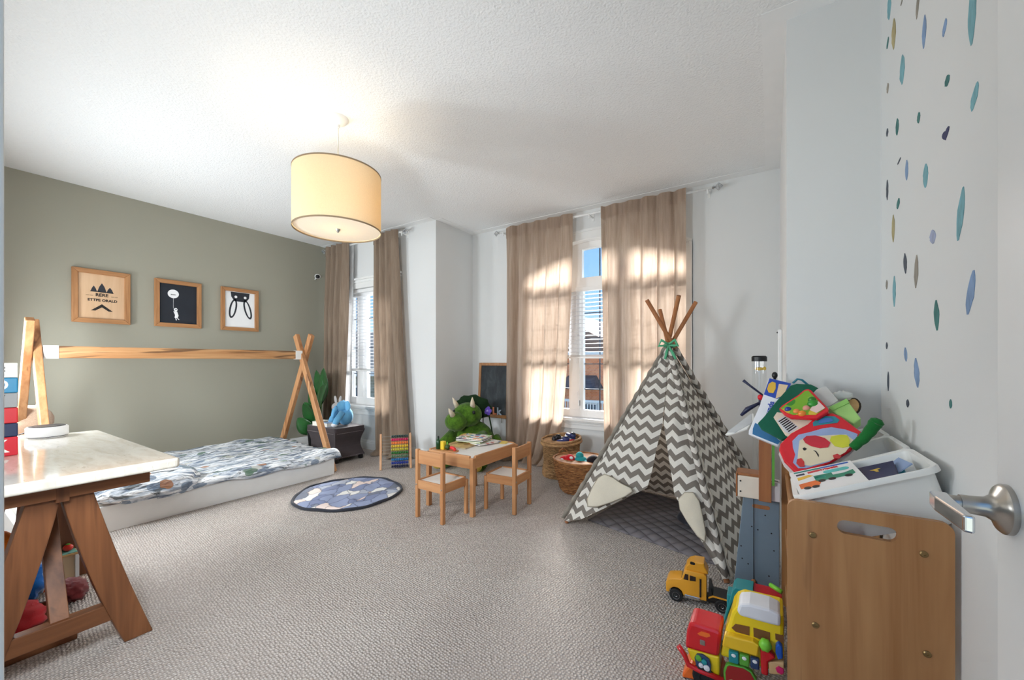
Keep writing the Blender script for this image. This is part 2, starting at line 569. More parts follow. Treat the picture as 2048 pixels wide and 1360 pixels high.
for c in (-1.835, -1.37):
    mb.box(c - .085, c + .085, FY0 + .004, FY1 - .004, .60, 1.96).box(c - .05, c + .05, FY0 - .015, FY0 + .006, .62, 1.945)
    mb.box(c - .07, c + .07, FY0 + .004, FY1 - .004, 2.07, arch(c) - .06)
mb.build('window_frame', M_VINYL, w1)
cols = ((x0 + .06, -1.92), (-1.75, -1.455), (-1.285, x1 - .06))
for a, b in cols:
    MB().box(a, b, YB + .115, YB + .121, .615, 1.95).build('pane', M_GLASS, w1)
    n = 8
    mb = MB()
    for i in range(n):
        p = a + (b - a) * i / n; q = a + (b - a) * (i + 1) / n
        mb.hexa([(p, YB+.115, 2.075), (q, YB+.115, 2.075), (q, YB+.121, 2.075), (p, YB+.121, 2.075)],
                [(p, YB+.115, arch(p)-.07), (q, YB+.115, arch(q)-.07), (q, YB+.121, arch(q)-.07), (p, YB+.121, arch(p)-.07)])
    mb.build('pane', M_GLASS, w1)
    mb = MB(); m = (a + b) / 2 + .03
    mb.box(m - .006, m + .006, YB + .125, YB + .135, .615, 1.95).box(m - .006, m + .006, YB + .125, YB + .135, 2.075, arch(m) - .08)
    for z in (1.69, 1.41, 1.125, .845):
        mb.box(a, b, YB + .125, YB + .135, z - .005, z + .005)
    mb.build('muntin', M_GRILLE, w1)
MB().box(-1.80, -1.785, FY0 - .045, FY0, .66, .72).tube([(-1.79, FY0 - .04, .70), (-1.79, FY0 - .055, .82)], .007, 8).build('crank_latch', M_VINYL, w1)

# rectangular window
w2 = bpy.data.objects.new('window_2', None); COL.objects.link(w2); struct(w2)
x0, x1 = W2['x0'], W2['x1']
mb = MB()
for sx in (x0 - .08, x1): mb.box(sx, sx + .08, YL - .022, YL, .57, 2.13)
mb.box(x0 - .09, x1 + .09, YL - .022, YL, 2.13, 2.20).box(x0 - .10, x1 + .10, YL - .036, YL, 2.20, 2.215).box(x0 - .11, x1 + .11, YL - .05, YL, 2.235, 2.26).box(x0 - .09, x1 + .09, YL - .028, YL, 2.215, 2.235)
mb.build('window_casing', M_WHITE, w2)
sillparts(w2, x0, x1, YL, .57)
mb = MB()
GY0, GY1 = YL + .085, YL + .15
mb.box(x0, x0 + .06, GY0 + .003, GY1 - .003, .65, 2.06).box(x1 - .06, x1, GY0 + .003, GY1 - .003, .65, 2.06).box(x0, x1, GY0, GY1, .57, .66).box(x0, x1, GY0, GY1, 2.05, 2.13)
mb.box(-4.80, -4.60, GY0 + .004, GY1 - .004, .64, 2.06).box(-4.75, -4.65, GY0 - .015, GY0 + .006, .665, 2.045)
mb.build('window_frame', M_VINYL, w2)
for a, b in ((x0 + .06, -4.80), (-4.60, x1 - .06)):
    MB().box(a, b, YL + .115, YL + .121, .66, 2.05).build('pane', M_GLASS, w2)
    mb = MB()
    for z in (1.74, 1.34, .985): mb.box(a, b, YL + .125, YL + .135, z - .005, z + .005)
    mb.box((a+b)/2 - .006, (a+b)/2 + .006, YL + .125, YL + .135, .66, 2.05)
    mb.build('muntin', M_GRILLE, w2)

# blinds, half raised
M_SLAT = plain('white_blind_slat', (236, 237, 240), .5, var=.02)
def blind(label, x0, x1, y, ztop, zbot, pitch):
    t = thing('window_blind', label, 'blind', ((x0 + x1) / 2, y, zbot))
    w = (x1 - x0) / 2; hh = ztop - zbot
    MB().box(-w, w, -.028, .028, hh - .045, hh).build('head_rail', M_VINYL, t, bevel=.003)
    MB().box(-w, w, -.028, .028, 0, .02).box(-w, w, -.026, .026, .022, .026).box(-w, w, -.026, .026, .028, .032).box(-w, w, -.026, .026, .034, .038).build('bottom_rail', M_VINYL, t, bevel=.003)
    n = int((hh - .09) / pitch)
    me = None
    for i in range(n):
        z = .07 + i * pitch
        if me is None:
            o = MB().grid(lambda u, v: (-w + 2 * w * u, -.024 + .048 * v, .004 * math.sin(PI * v)), 1, 4).build('slat', M_SLAT, t, solid=.003); me = o
        else:
            o = me.copy(); COL.objects.link(o); o.parent = t
        o.location = (0, 0, z)
    mb = MB()
    k = -w + .12
    while k < w:
        for yy in (-.026, .026): MB().tube([(k, yy, .02), (k, yy, hh - .04)], .0012, 5).build('ladder_cord', M_VINYL, t)
        k += .42
    mb.tube([(-w + .66, -.032, hh - .03), (-w + .66, -.032, -.03)], .0015, 5).lathe([(.002, 0), (.006, -.012), (.006, -.026), (.002, -.03)], (-w + .66, -.032, -.02), 8)
    mb.build('pull_cord', M_VINYL, t)
blind('white slatted blind drawn halfway up the arched window', -2.455, -.765, YB + .045, 1.965, 1.185, .0447)
blind('white slatted blind drawn halfway up the window by the sage wall', -4.915, -3.985, YL + .045, 2.125, 1.02, .0447)

# ------------------------------------------------------------------ door and doorway
d1 = bpy.data.objects.new('door_1', None); COL.objects.link(d1); d1.location = (.27, .06, 0); struct(d1)
mb = MB().box(0, .036, 0, .795, .012, 2.04)
mb.build('door_leaf', M_WHITE, d1, bevel=.002)
h = bpy.data.objects.new('door_handle', None)
hy, hz = .762, .955
mb = MB()
fr = frame3((0, 1, 0), (0, 0, 1))            # w axis = +x
fr2 = frame3((0, 0, 1), (0, 1, 0))           # w axis = -x
hd = mb.lathe([(.0, 0), (.0335, 0), (.0335, .006), (.030, .010), (.019, .014), (.0135, .022), (.0125, .036), (.0125, .046), (0, .046)], (0, hy, hz), 28, fr2).build('door_handle', M_NICKEL, d1); sm(hd)
mb = MB().tube([(-.030, hy, hz), (-.062, hy, hz)], .0105, 16)
mb.build('lever_neck', M_NICKEL, hd, smooth=True)
mb = MB().prism([(-.055, hy + .012), (-.074, hy + .012), (-.076, hy - .02), (-.070, hy - .10), (-.060, hy - .103), (-.058, hy - .03)], hz - .011, hz + .011)
mb.build('lever_grip', M_CHROME, hd, bevel=.003, seg=3)
MB().box(.030, .0362, hy + .0, hy + .03, hz - .06, hz + .06).build('latch_plate', M_NICKEL, hd)
# left jamb with casing and strike plate
tr = struct(MB().box(-.545, -.510, -.09, .036, 0, 2.06).box(-.585, -.515, .035, .047, 0, 2.12).box(.31, .345, -.09, .036, 0, 2.06).box(.315, .385, .035, .047, 0, 2.12).box(-.585, .385, .035, .047, 2.045, 2.12).box(-.545, .345, -.09, .036, 2.03, 2.06).build('trim_1', M_WHITE, bevel=.002))
MB().box(-.5105, -.5085, .0, .036, .92, 1.05).build('strike_plate', M_NICKEL, tr)

# white cord cover on the far right wall
cv = thing('wall_cord_cover', 'narrow white cord cover fixed to the wall beside the far right corner', 'cord cover', (XF, 3.25, .95))
MB().prism([(-.03, 0), (.03, 0), (.024, .42), (-.024, .42)], -.024, 0, YZ).build('cover', M_VINYL, cv, bevel=.006)
MB().ell((-.026, -.012, .40), .005).ell((-.026, .012, .40), .005).build('screw', M_BLACK, cv)

# ------------------------------------------------------------------ watercolour brush strokes on the right wall
stroke_cols = {'t': (122, 176, 186), 'b': (134, 162, 200), 'd': (70, 76, 88), 'g': (62, 124, 120), 's': (150, 142, 130), 'n': (60, 62, 100), 'y': (178, 164, 118), 'v': (168, 178, 206)}
def stroke_mat(k):
    nm = 'watercolour_' + k
    if nm in MATS: return MATS[nm]
    t = NT(nm); c = S(stroke_cols[k]); n = t.noise(t.coord((3, 3, 1)), 14, 4)
    t.col(t.ramp(n.outputs[0], [(.3, tuple(q * .72 for q in c[:3]) + (1,)), (.7, tuple(min(1, q * 1.18) for q in c[:3]) + (1,))])); t.rough(.7)
    MATS[nm] = t.m; return t.m
random.seed(3)
# (y, z centre, half length, half width, lean, colour)
STROKES = [(1.38, 1.978, 0.074, 0.022, -0.003, 't'), (1.558, 2.067, 0.019, 0.015, -0.0075, 'b'), (1.732, 2.176, 0.048, 0.019, -0.005, 'b'), (1.797, 2.309, 0.039, 0.015, -0.0105, 's'), (2.169, 2.582, 0.053, 0.032, 0.0, 't'), (2.099, 2.421, 0.058, 0.03, 0.0, 'y'), (2.194, 2.45, 0.018, 0.017, -0.0085, 'g'), (1.979, 2.21, 0.052, 0.032, 0.0, 't'), (1.539, 1.911, 0.014, 0.018, 0.0, 'g'), (1.366, 1.772, 0.026, 0.019, -0.0135, 't'), (2.194, 2.266, 0.02, 0.017, 0.0, 's'), (1.787, 1.938, 0.017, 0.016, 0.0, 'g'), (2.048, 2.037, 0.031, 0.021, 0.0, 'g'), (2.202, 2.09, 0.016, 0.017, 0.0, 'd'), (2.02, 1.897, 0.006, 0.021, -0.014, 'd'), (1.922, 1.824, 0.035, 0.018, 0.0, 'b'), (1.718, 1.725, 0.036, 0.024, 0.0, 't'), (2.202, 1.855, 0.041, 0.017, 0.0, 'd'), (1.448, 1.524, 0.062, 0.022, -0.016, 't'), (2.034, 1.744, 0.018, 0.021, -0.007, 'g'), (2.106, 1.671, 0.053, 0.022, 0.0, 'y'), (1.654, 1.521, 0.021, 0.025, 0.0045, 'v'), (1.941, 1.502, 0.037, 0.019, 0.006, 'd'), (1.813, 1.449, 0.053, 0.021, -0.0055, 's'), (2.21, 1.47, 0.019, 0.016, 0.0, 's'), (2.091, 1.425, 0.059, 0.022, 0.0, 't'), (1.388, 1.319, 0.05, 0.022, -0.017, 'b'), (1.621, 1.288, 0.044, 0.021, 0.0045, 'g'), (2.21, 1.22, 0.014, 0.016, 0.0, 'd'), (1.935, 1.18, 0.025, 0.019, 0.0065, 'b'), (1.808, 1.119, 0.048, 0.026, 0.011, 'b'), (2.185, 1.075, 0.039, 0.016, 0.0, 'd'), (1.91, 1.01, 0.014, 0.018, 0.0, 'd'), (1.514, 1.044, 0.012, 0.01, 0.0, 'g'), (1.979, 2.462, 0.009, 0.019, -0.0135, 's')]
for (y, z, hl, hw, ln, k) in STROKES:
    pts = []
    n = 9
    for i in range(n):
        q = -1 + 2 * i / (n - 1); wv = hw * (max(.18, 1 - abs(q) ** 2.6)) * random.uniform(.85, 1.1)
        pts.append((y + ln * q + wv, z + hl * q))
    for i in range(n - 1, -1, -1):
        q = -1 + 2 * i / (n - 1); wv = hw * (max(.18, 1 - abs(q) ** 2.6)) * random.uniform(.85, 1.1)
        pts.append((y + ln * q - wv, z + hl * q))
    MB().prism(pts, XD - .0012, XD - .0002, YZ).build('brush_stroke', stroke_mat(k), wall_right)
# heart-like splash
hp = []
for i in range(24):
    a = 2 * PI * i / 24
    hp.append((1.55 - .020 * (math.sin(a) ** 3) * 1.35, 1.773 + .017 * (.81 * math.cos(a) - .31 * math.cos(2*a) - .12 * math.cos(3*a))))
MB().prism(hp, XD - .0012, XD - .0002, YZ).build('heart_stroke', stroke_mat('n'), wall_right)

# ------------------------------------------------------------------ outside
M_GROUND = plain('outdoor_lawn', (170, 174, 158), .95, var=.2, vscale=.8)
struct(MB().box(-60, 60, -40, 80, -3.4, -3.2).build('outdoor_ground', M_GROUND))
def brick_mat(name, a, b, mortar, scale):
    t = NT(name); br = t.N('ShaderNodeTexBrick'); v = t.coord(rot=(PI / 2, 0, 0)); t.K(v, br.inputs[0])
    br.inputs['Color1'].default_value = S(a); br.inputs['Color2'].default_value = S(b); br.inputs['Mortar'].default_value = S(mortar)
    br.inputs['Scale'].default_value = scale; br.inputs['Mortar Size'].default_value = .015
    t.col(br.outputs[0]); t.rough(.9); return t.m
M_BRICK = brick_mat('orange_brick', (248, 164, 116), (236, 142, 98), (230, 200, 176), 4.0)
M_STONE = brick_mat('grey_stone', (168, 164, 150), (140, 138, 124), (190, 188, 180), 2.2)
def shingle(name, rgb):
    t = NT(name); v = t.coord(); w = t.noise(t.coord((.6, 3, 9)), 2.0, 3)
    c = S(rgb); t.col(t.ramp(w.outputs[0], [(.3, tuple(q * .7 for q in c[:3]) + (1,)), (.7, tuple(min(1, q * 1.2) for q in c[:3]) + (1,))])); t.rough(.9); return t.m
M_SH1 = shingle('brown_shingle', (150, 120, 104)); M_SH2 = shingle('grey_shingle', (142, 140, 132)); M_SH3 = shingle('dark_shingle', (92, 88, 92))
M_PANE = plain('dark_outdoor_pane', (90, 104, 120), .15, var=.1, vscale=2)
hs = thing('brick_house', 'orange brick house with brown gable roof seen through the arched window', 'house', (-8.6, 16, -3.2))
MB().box(-3.6, 3.5, 0, 7, 0, 4.75).build('brick_wall', M_BRICK, hs)
MB().prism([(-3.9, 4.72), (3.85, 4.72), (0, 6.75)], -7.3, .35, XZ).build('roof', M_SH1, hs)
MB().box(-4.0, 3.95, -.45, -.36, 4.62, 4.74).build('fascia', M_WHITE, hs)
MB().hexa([(.9, -1.1, 3.22), (2.75, -1.1, 3.22), (2.75, 0, 3.22), (.9, 0, 3.22)], [(1.2, -.75, 3.55), (2.45, -.75, 3.6), (2.45, 0, 3.75), (1.2, 0, 3.75)]).build('porch_roof', M_SH3, hs)
wn_ = MB().box(1.75, 2.55, -.03, 0, 1.4, 2.6).build('window', M_WHITE, hs, bevel=.01); MB().box(1.83, 2.47, -.05, -.03, 1.48, 2.52).build('pane', M_PANE, wn_)
mb = MB().box(.8, 3.4, -1.2, -1.12, 2.72, 2.82).box(.8, 3.4, -1.2, -1.12, 1.9, 1.98)
for i in range(22): mb.box(.82 + i * .12, .85 + i * .12, -1.18, -1.14, 1.95, 2.75)
mb.build('railing', M_WHITE, hs)
hs2 = thing('grey_roof_house', 'stone house with grey shingle roof seen through the window by the sage wall', 'house', (-13.2, 10.2, -3.2), math.radians(52))
MB().box(-5, 5, 0, 7, 0, 4.0).build('stone_wall', M_STONE, hs2)
MB().prism([(-.45, 3.9), (7.4, 3.9), (3.5, 5.75)], -5.4, 5.4, YZ).build('roof', M_SH2, hs2)
MB().box(-5.4, 5.4, -.5, -.4, 3.78, 3.92).build('gutter', M_WHITE, hs2)
for x in (-2.4, -.9, .6, 2.0):
    f = MB().box(x - .45, x + .45, -.04, 0, 2.3, 3.4).build('window', M_WHITE, hs2, bevel=.01); MB().box(x - .37, x + .37, -.06, -.04, 2.38, 3.32).build('pane', M_PANE, f)
M_LEAFOUT = plain('garden_leaf', (110, 142, 70), .8, var=.3, vscale=12)
sh = thing('garden_shrub', 'green shrub in front of the stone house outside', 'shrub', (-9.2, 7.1, -3.2))
mb = MB(); random.seed(5)
for i in range(60):
    a = random.uniform(0, 2*PI); r = random.uniform(0, .7); z = random.uniform(1.8, 3.3)
    mb.ell((r * math.cos(a), r * math.sin(a), z), (.16, .16, .1), (random.random(), random.random(), 0), 6, 4)
mb.build('foliage', M_LEAFOUT, sh); MB().tube([(0, 0, 0), (.05, .02, 2.2)], .07, 6).build('trunk', wood('bark', (96, 80, 64), (70, 58, 46), 2), sh)
# ------------------------------------------------------------------ curtains and rods
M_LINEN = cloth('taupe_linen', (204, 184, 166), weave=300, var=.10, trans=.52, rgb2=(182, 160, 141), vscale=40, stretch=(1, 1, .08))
M_LINEN_SHADED = cloth('shaded_taupe_linen', (160, 141, 123), weave=300, var=.10, trans=.25, rgb2=(138, 119, 102), vscale=40, stretch=(1, 1, .08))  # shaded copy of the linen: the dimmer light is put into the colour
M_SHEER = cloth('white_sheer', (240, 240, 240), weave=300, trans=.55)
M_ACRYL = make_glass('clear_acrylic', (.93, .95, .96, 1), .22)
def curtain(label, y, top, bot, zt, folds, amp, mat, group, header=True, mid=None, name='linen_curtain', puddle=0.0, seed=0):
    """top/bot/mid: (x left, x right) at rod, at 0.55 m and at the floor"""
    rnd = random.Random(seed)
    ph = rnd.uniform(0, 6); mod = [rnd.uniform(.6, 1.25) for _ in range(folds + 3)]
    mid = mid or (tuple((a * .25 + b * .75) for a, b in zip(top, bot)))
    cx, cz = (top[0] + top[1]) / 2, 0
    t = thing(name, label, 'curtain', (cx, y, 0), 0, group)
    zm = .55
    def P(u, v):
        z = zt * (1 - v)
        if z > zm:
            q = (zt - z) / (zt - zm); q = q * q * .6 + q * .4
            a = top[0] + (mid[0] - top[0]) * q; b = top[1] + (mid[1] - top[1]) * q
        else:
            q = (zm - z) / zm; q = q ** 1.3
            a = mid[0] + (bot[0] - mid[0]) * q; b = mid[1] + (bot[1] - mid[1]) * q
        f = u * folds; i = int(min(f, folds - 1e-6)); k = mod[i] * (1 - (f - i)) + mod[i + 1] * (f - i)
        am = amp * k * (.45 + .55 * min(1, v * 3))
        w = math.sin(2 * PI * f + ph + .35 * math.sin(5 * v + ph)) + .3 * math.sin(4.3 * PI * f + 2 * ph)
        yy = am * w
        x = a + (b - a) * u + am * .35 * math.cos(2 * PI * f + ph)
        if z < .06 and puddle:
            yy -= puddle * (1 - z / .06) * (.6 + .4 * math.sin(9 * u + ph))
        return (x - cx, yy, max(z, .004 + .012 * (1 + math.sin(20 * u)) * (1 if puddle else 0)))
    nu = folds * 12
    pn = MB().grid(P, nu, 40).build('fabric_panel', mat, t, smooth=True, fixn=False)
    if header:
        def Q(u, v):
            x, yy, z = P(u, v * .045); return (x, yy - .006, z)
        MB().grid(Q, nu, 3).build('header_band', mat, t, smooth=True, fixn=False)
    return t
G1 = 'taupe linen curtains at the arched window'; G2 = 'taupe linen curtains at the window by the sage wall'
curtain('taupe linen curtain left of the arched window, beside the chalkboard', 3.905, (-2.64, -1.78), (-2.66, -2.08), 2.725, 5, .042, M_LINEN, G1, mid=(-2.66, -1.90), puddle=.08, seed=1)
curtain('taupe linen curtain right of the arched window, behind the teepee poles', 3.905, (-1.455, -.655), (-1.40, -.70), 2.725, 5, .040, M_LINEN, G1, mid=(-1.425, -.67), seed=2)
curtain('taupe linen curtain in the corner behind the plant', 3.235, (-5.19, -4.68), (-5.2, -4.82), 2.725, 4, .055, M_LINEN_SHADED, G2, mid=(-5.2, -4.80), seed=3)
curtain('taupe linen curtain behind the bead abacus', 3.235, (-4.17, -3.74), (-4.13, -3.55), 2.725, 4, .055, M_LINEN_SHADED, G2, mid=(-4.15, -3.60), puddle=.10, seed=4)
curtain('narrow white sheer behind the corner curtain', 3.315, (-4.92, -4.66), (-4.95, -4.78), 2.70, 4, .012, M_SHEER, G2, header=False, mid=(-4.95, -4.77), name='sheer_curtain', seed=5)

def rod(label, xa, xb, y, z, brackets, ywall, group):
    t = thing('curtain_rod', label, 'curtain rod', ((xa + xb) / 2, y, z), 0, group); c = (xa + xb) / 2
    MB().tube([(xa - c, 0, 0), (xb - c, 0, 0)], .011, 14).build('pole', M_WHITE, t, smooth=True)
    for x, s in ((xa - c, -1), (xb - c, 1)):
        f = MB().lathe([(.013, 0), (.016, .006), (.016, .014), (.010, .018)], (x, 0, 0), 14, frame3((0, 1, 0), (0, 0, s)) ).build('finial', M_CHROME, t)
        mb = MB(); o = x + s * .05; r = .034     # wire-like faceted crystal
        P = [(o, 0, r), (o, 0, -r), (o + r, 0, 0), (o - r, 0, 0), (o, r, 0), (o, -r, 0)]
        mb._add(P, [(0,2,4),(0,4,3),(0,3,5),(0,5,2),(1,4,2),(1,3,4),(1,5,3),(1,2,5)])
        mb.build('crystal', M_ACRYL, f)
        mb = MB()
        for a, b in ((0,2),(0,4),(0,3),(0,5),(1,4),(1,3),(1,5),(1,2),(2,4),(4,3),(3,5),(5,2)):
            mb.tube([P[a], P[b]], .0022, 5)
        mb.build('crystal_edge', M_CHROME, f)
    for x in brackets:
        MB().box(x - c - .008, x - c + .008, -.012, ywall - y, -.020, -.008).box(x - c - .014, x - c + .014, ywall - y - .006, ywall - y, -.05, .03).box(x - c - .006, x - c + .006, -.006, .006, -.045, -.012).build('bracket', M_WHITE, t, bevel=.002)
    return t
rod('white curtain rod with crystal finials above the arched window', -2.74, -.44, 3.95, 2.698, (-2.69, -1.60, -.48), YB, 'white curtain rods')
rod('white curtain rod with crystal finials behind the pendant lamp', -5.25, -3.68, 3.28, 2.698, (-5.22, -3.70), YL, 'white curtain rods')

# ------------------------------------------------------------------ pendant lamp
LX, LY = -2.442, 1.614
lamp = thing('pendant_lamp', 'drum pendant lamp with glowing cream fabric shade hanging from the ceiling', 'lamp', (LX, LY, 2.03))
zt = H - 2.03
o = MB().lathe([(.0, zt - .045), (.022, zt - .045), (.040, zt - .036), (.058, zt - .022), (.066, zt - .008), (.068, zt)], n=32).build('canopy', M_WHITE, lamp); sm(o)
MB().tube([(0, 0, .10), (0, 0, zt - .04)], .006, 10).lathe([(.012, zt - .065), (.012, zt - .042)], n=12).build('stem', M_WHITE, lamp, smooth=False)
def shade_mat(name, col, tr, w):
    t = NT(name); c = S(col); n = t.noise(t.coord((1, 1, 1)), 160, 2)
    cc = t.ramp(n.outputs[0], [(.3, tuple(q * .93 for q in c[:3]) + (1,)), (.7, c)])
    d = t.N('ShaderNodeBsdfDiffuse'); t.K(cc, d.inputs[0])
    r = t.N('ShaderNodeBsdfTranslucent'); r.inputs[0].default_value = S(tr)
    m = t.N('ShaderNodeMixShader'); m.inputs[0].default_value = w
    t.K(d.outputs[0], m.inputs[1]); t.K(r.outputs[0], m.inputs[2]); t.K(m.outputs[0], t.out.inputs[0]); return t.m
M_SHADE = shade_mat('cream_shade_fabric', (246, 230, 196), (255, 194, 96), .16)
M_DIFF = shade_mat('white_diffuser', (252, 250, 244), (255, 238, 204), .30)
SH, SR = .385, .275
MB().lathe([(SR, 0), (SR, SH)], n=64, cap=False).build('lamp_shade', M_SHADE, lamp, smooth=True, fixn=False)
M_TRIMB = plain('taupe_shade_trim', (150, 128, 100), .8)
for z in (0.0, SH - .009):
    MB().lathe([(SR + .0015, z), (SR + .0015, z + .009), (SR - .002, z + .009), (SR - .002, z), (SR + .0015, z)], n=64, cap=False).build('shade_trim', M_TRIMB, lamp)
MB().lathe([(0, .012), (SR - .004, .012), (SR - .004, .015), (0, .015)], n=64).build('diffuser', M_DIFF, lamp)
MB().lathe([(0, -.012), (.006, -.010), (.008, -.003), (.012, .002), (.016, .011)], n=16).tube([(0, 0, .015), (0, 0, .12)], .004, 8).build('finial_knob', M_NICKEL, lamp)
mb = MB()
for k in range(3):
    a = 2 * PI * k / 3; mb.tube([(0, 0, SH - .05), (SR * math.cos(a), SR * math.sin(a), SH - .02)], .003, 6)
mb.build('shade_spider', M_WHITE, lamp)
bl = light('pendant_bulb', 'POINT', (0, 0, .165), 1.02, (1.0, .93, .82), shadow_soft_size=.035); bl.parent = lamp

# ------------------------------------------------------------------ pictures on the sage wall
M_OAK = wood('oak_frame', (188, 138, 92), (150, 100, 58), 1, 1.0, .5)
M_OAKV = wood('oak_frame_upright', (188, 138, 92), (150, 100, 58), 2, 1.0, .5)
M_PLY = wood('plywood_print', (222, 188, 152), (200, 160, 122), 2, .35, .6)
M_NAVY = plain('navy_print', (26, 32, 42), .5, var=.08); M_PAPER = plain('white_paper', (240, 240, 240), .7, var=.02)
M_INK = plain('black_ink', (30, 24, 22), .6, var=.05); M_INKB = plain('dark_print_ink', (38, 42, 50), .6, var=.05)
def picture(label, y0, y1, z0, z1, back):
    t = thing('framed_print', label, 'picture', (XG, (y0 + y1) / 2, (z0 + z1) / 2), 0, 'framed prints on the sage wall')
    w, h, b = (y1 - y0) / 2, (z1 - z0) / 2, .042
    D0, D1 = .004, .030
    def bar(poly, m): MB().prism(poly, D0, D1, YZ).build('frame_bar', m, t, bevel=.004)
    bar([(-w, h), (w, h), (w - b, h - b), (-w + b, h - b)], M_OAK); bar([(-w, -h), (w, -h), (w - b, -h + b), (-w + b, -h + b)], M_OAK)
    bar([(-w, -h), (-w, h), (-w + b, h - b), (-w + b, -h + b)], M_OAKV); bar([(w, -h), (w, h), (w - b, h - b), (w - b, -h + b)], M_OAKV)
    p = MB().prism([(-w + b - .004, -h + b - .004), (w - b + .004, -h + b - .004), (w - b + .004, h - b + .004), (-w + b - .004, h - b + .004)], .006, .012, YZ).build('print', back, t)
    return t, p
MW = Matrix(((0, 0, 1, .0125), (1, 0, 0, 0), (0, 1, 0, 0), (0, 0, 0, 1)))   # text plane -> wall plane
t, p = picture('oak-framed plywood print with dark trees, lettering and a tent', .868, 1.268, 1.517, 2.022, M_PLY)
D = .0122
def flat(poly, m, par, d=D): MB().prism(poly, d, d + .0007, YZ).build('print_mark', m, par)
for cx, hgt, ww in ((-.055, .055, .022), (.0, .085, .032), (.055, .05, .024)):
    flat([(cx - ww, .045), (cx + ww, .045), (cx + ww * .55, .045 + hgt * .6), (cx, .045 + hgt), (cx - ww * .55, .045 + hgt * .6)], M_INKB, p)
flat([(-.08, .044), (.08, .040), (.08, .045), (-.08, .049)], M_INK, p)
lettering('print_lettering', 'RERE', .040, M_INK, p, MW @ Matrix.Translation((0, .015, 0)), .0012)
lettering('print_lettering', 'ETTPE ORALD', .032, M_INK, p, MW @ Matrix.Translation((.005, -.035, 0)), .0012)
for y in (-.095, -.07, .075, .10): flat([(y - .012, .006), (y + .010, .006), (y + .010, .009), (y - .012, .009)], M_INK, p)
flat([(-.075, -.135), (0, -.07), (.075, -.135), (.045, -.135), (0, -.10), (-.045, -.135)], M_INK, p)
t, p = picture('oak-framed navy print with a white balloon and a small floating figure', 1.453, 1.860, 1.520, 2.020, M_NAVY)
flat(circ(.048, 24, -.045, .105, .046), M_PAPER, p)
flat([(-.0465, -.05), (-.0445, -.05), (-.0445, .06), (-.0465, .06)], M_PAPER, p)
flat(circ(.016, 14, -.025, -.062, .018), M_PAPER, p)
flat([(-.045, -.08), (-.012, -.08), (.0, -.125), (-.008, -.15), (-.035, -.15), (-.030, -.12)], M_PAPER, p)
flat([(-.028, -.15), (-.02, -.15), (-.015, -.175), (-.023, -.175)], M_PAPER, p); flat([(-.014, -.15), (-.007, -.15), (.008, -.168), (.0, -.170)], M_PAPER, p)
flat(circ(.006, 10, -.022, -.060), M_INKB, p, D + .0008)
lettering('print_lettering', 'nnnn', .022, M_INKB, p, MW @ Matrix.Translation((-.045, .098, .0008)), .0004)
t, p = picture('oak-framed white print of an upside-down black animal face with long ears', 2.049, 2.454, 1.520, 2.026, M_PAPER)
flat([(-.10, .206), (.105, .206), (.098, .145), (.072, .110), (.03, .097), (-.03, .097), (-.07, .112), (-.094, .150)], M_INKB, p)
for cy in (-.045, .055): flat(circ(.0155, 14, cy, .150), M_PAPER, p, D + .0008)
for cy, ln in ((-.075, -.02), (.083, .028)):
    out = circ(.040, 22, 0, 0, .115); inn = circ(.021, 22, 0, 0, .092)
    sh_ = lambda q: [(cy + a + ln * (-b / .115), .008 + b) for a, b in q]
    flat(sh_(out), M_INKB, p); flat(sh_(inn), M_PAPER, p, D + .0008)

# little camera in the corner by the curtain
t = thing('baby_camera', 'small white and black camera on the sage wall beside the corner curtain', 'camera', (XG, 3.20, 2.33))
MB().tube([(0, 0, -.03), (.04, 0, 0), (.075, -.01, 0)], .009, 8).build('mount_arm', M_VINYL, t, smooth=True)
MB().ell((.10, -.02, .0), (.045, .038, .034)).build('housing', M_VINYL, t, smooth=True); MB().ell((.125, -.035, -.008), (.028, .028, .026)).build('lens', M_BLACK, t, smooth=True)

# ------------------------------------------------------------------ bed
M_BEDW = wood('acacia_bed_wood', (200, 150, 104), (158, 104, 62), 2, .8, .5, (96, 58, 34), -.02)
M_BEAM = wood('live_edge_beam', (206, 160, 112), (168, 114, 68), 1, .8, .5, (70, 42, 26), .10)
M_BASE = plain('white_bed_panel', (242, 242, 240), .5, var=.02)
BX0, BX1, BY0, BY1 = -5.09, -3.75, .38, 2.44
bed = thing('teepee_bed', 'white floor bed with crossed wooden posts and a wooden ridge beam', 'bed', ((BX0 + BX1) / 2, (BY0 + BY1) / 2, 0))
bc = bed.location
def BL(x, y, z): return (x - bc.x, y - bc.y, z)
def bbox(mb, x0, x1, y0, y1, z0, z1): return mb.box(x0 - bc.x, x1 - bc.x, y0 - bc.y, y1 - bc.y, z0, z1)
bbox(MB(), BX1 - .03, BX1, BY0, BY1, 0, .18).build('side_board', M_BASE, bed, bevel=.004); bbox(MB(), BX0, BX0 + .03, BY0, BY1, 0, .18).build('side_board', M_BASE, bed, bevel=.004)
bbox(MB(), BX0 + .03, BX1 - .03, BY1 - .03, BY1, 0, .18).build('end_board', M_BASE, bed, bevel=.004); bbox(MB(), BX0 + .03, BX1 - .03, BY0, BY0 + .03, 0, .18).build('end_board', M_BASE, bed, bevel=.004)
ax = -4.42
for yy, s in ((2.475, 1), (.548, -1)):
    for sx, dy in ((1, 0), (-1, .046)):
        a = BL(ax + sx * .60, yy + dy * s, 0); b = BL(ax - sx * .115, yy + dy * s, 1.45)
        MB().beam(a, b, .044, .068, (0, 1, 0) if False else (1, 0, 0)).build('post', M_BEDW, bed, bevel=.006)
bbox(MB(), ax - .022, ax + .022, .58, 2.44, 1.178, 1.268).build('ridge_beam', M_BEAM, bed, bevel=.004)
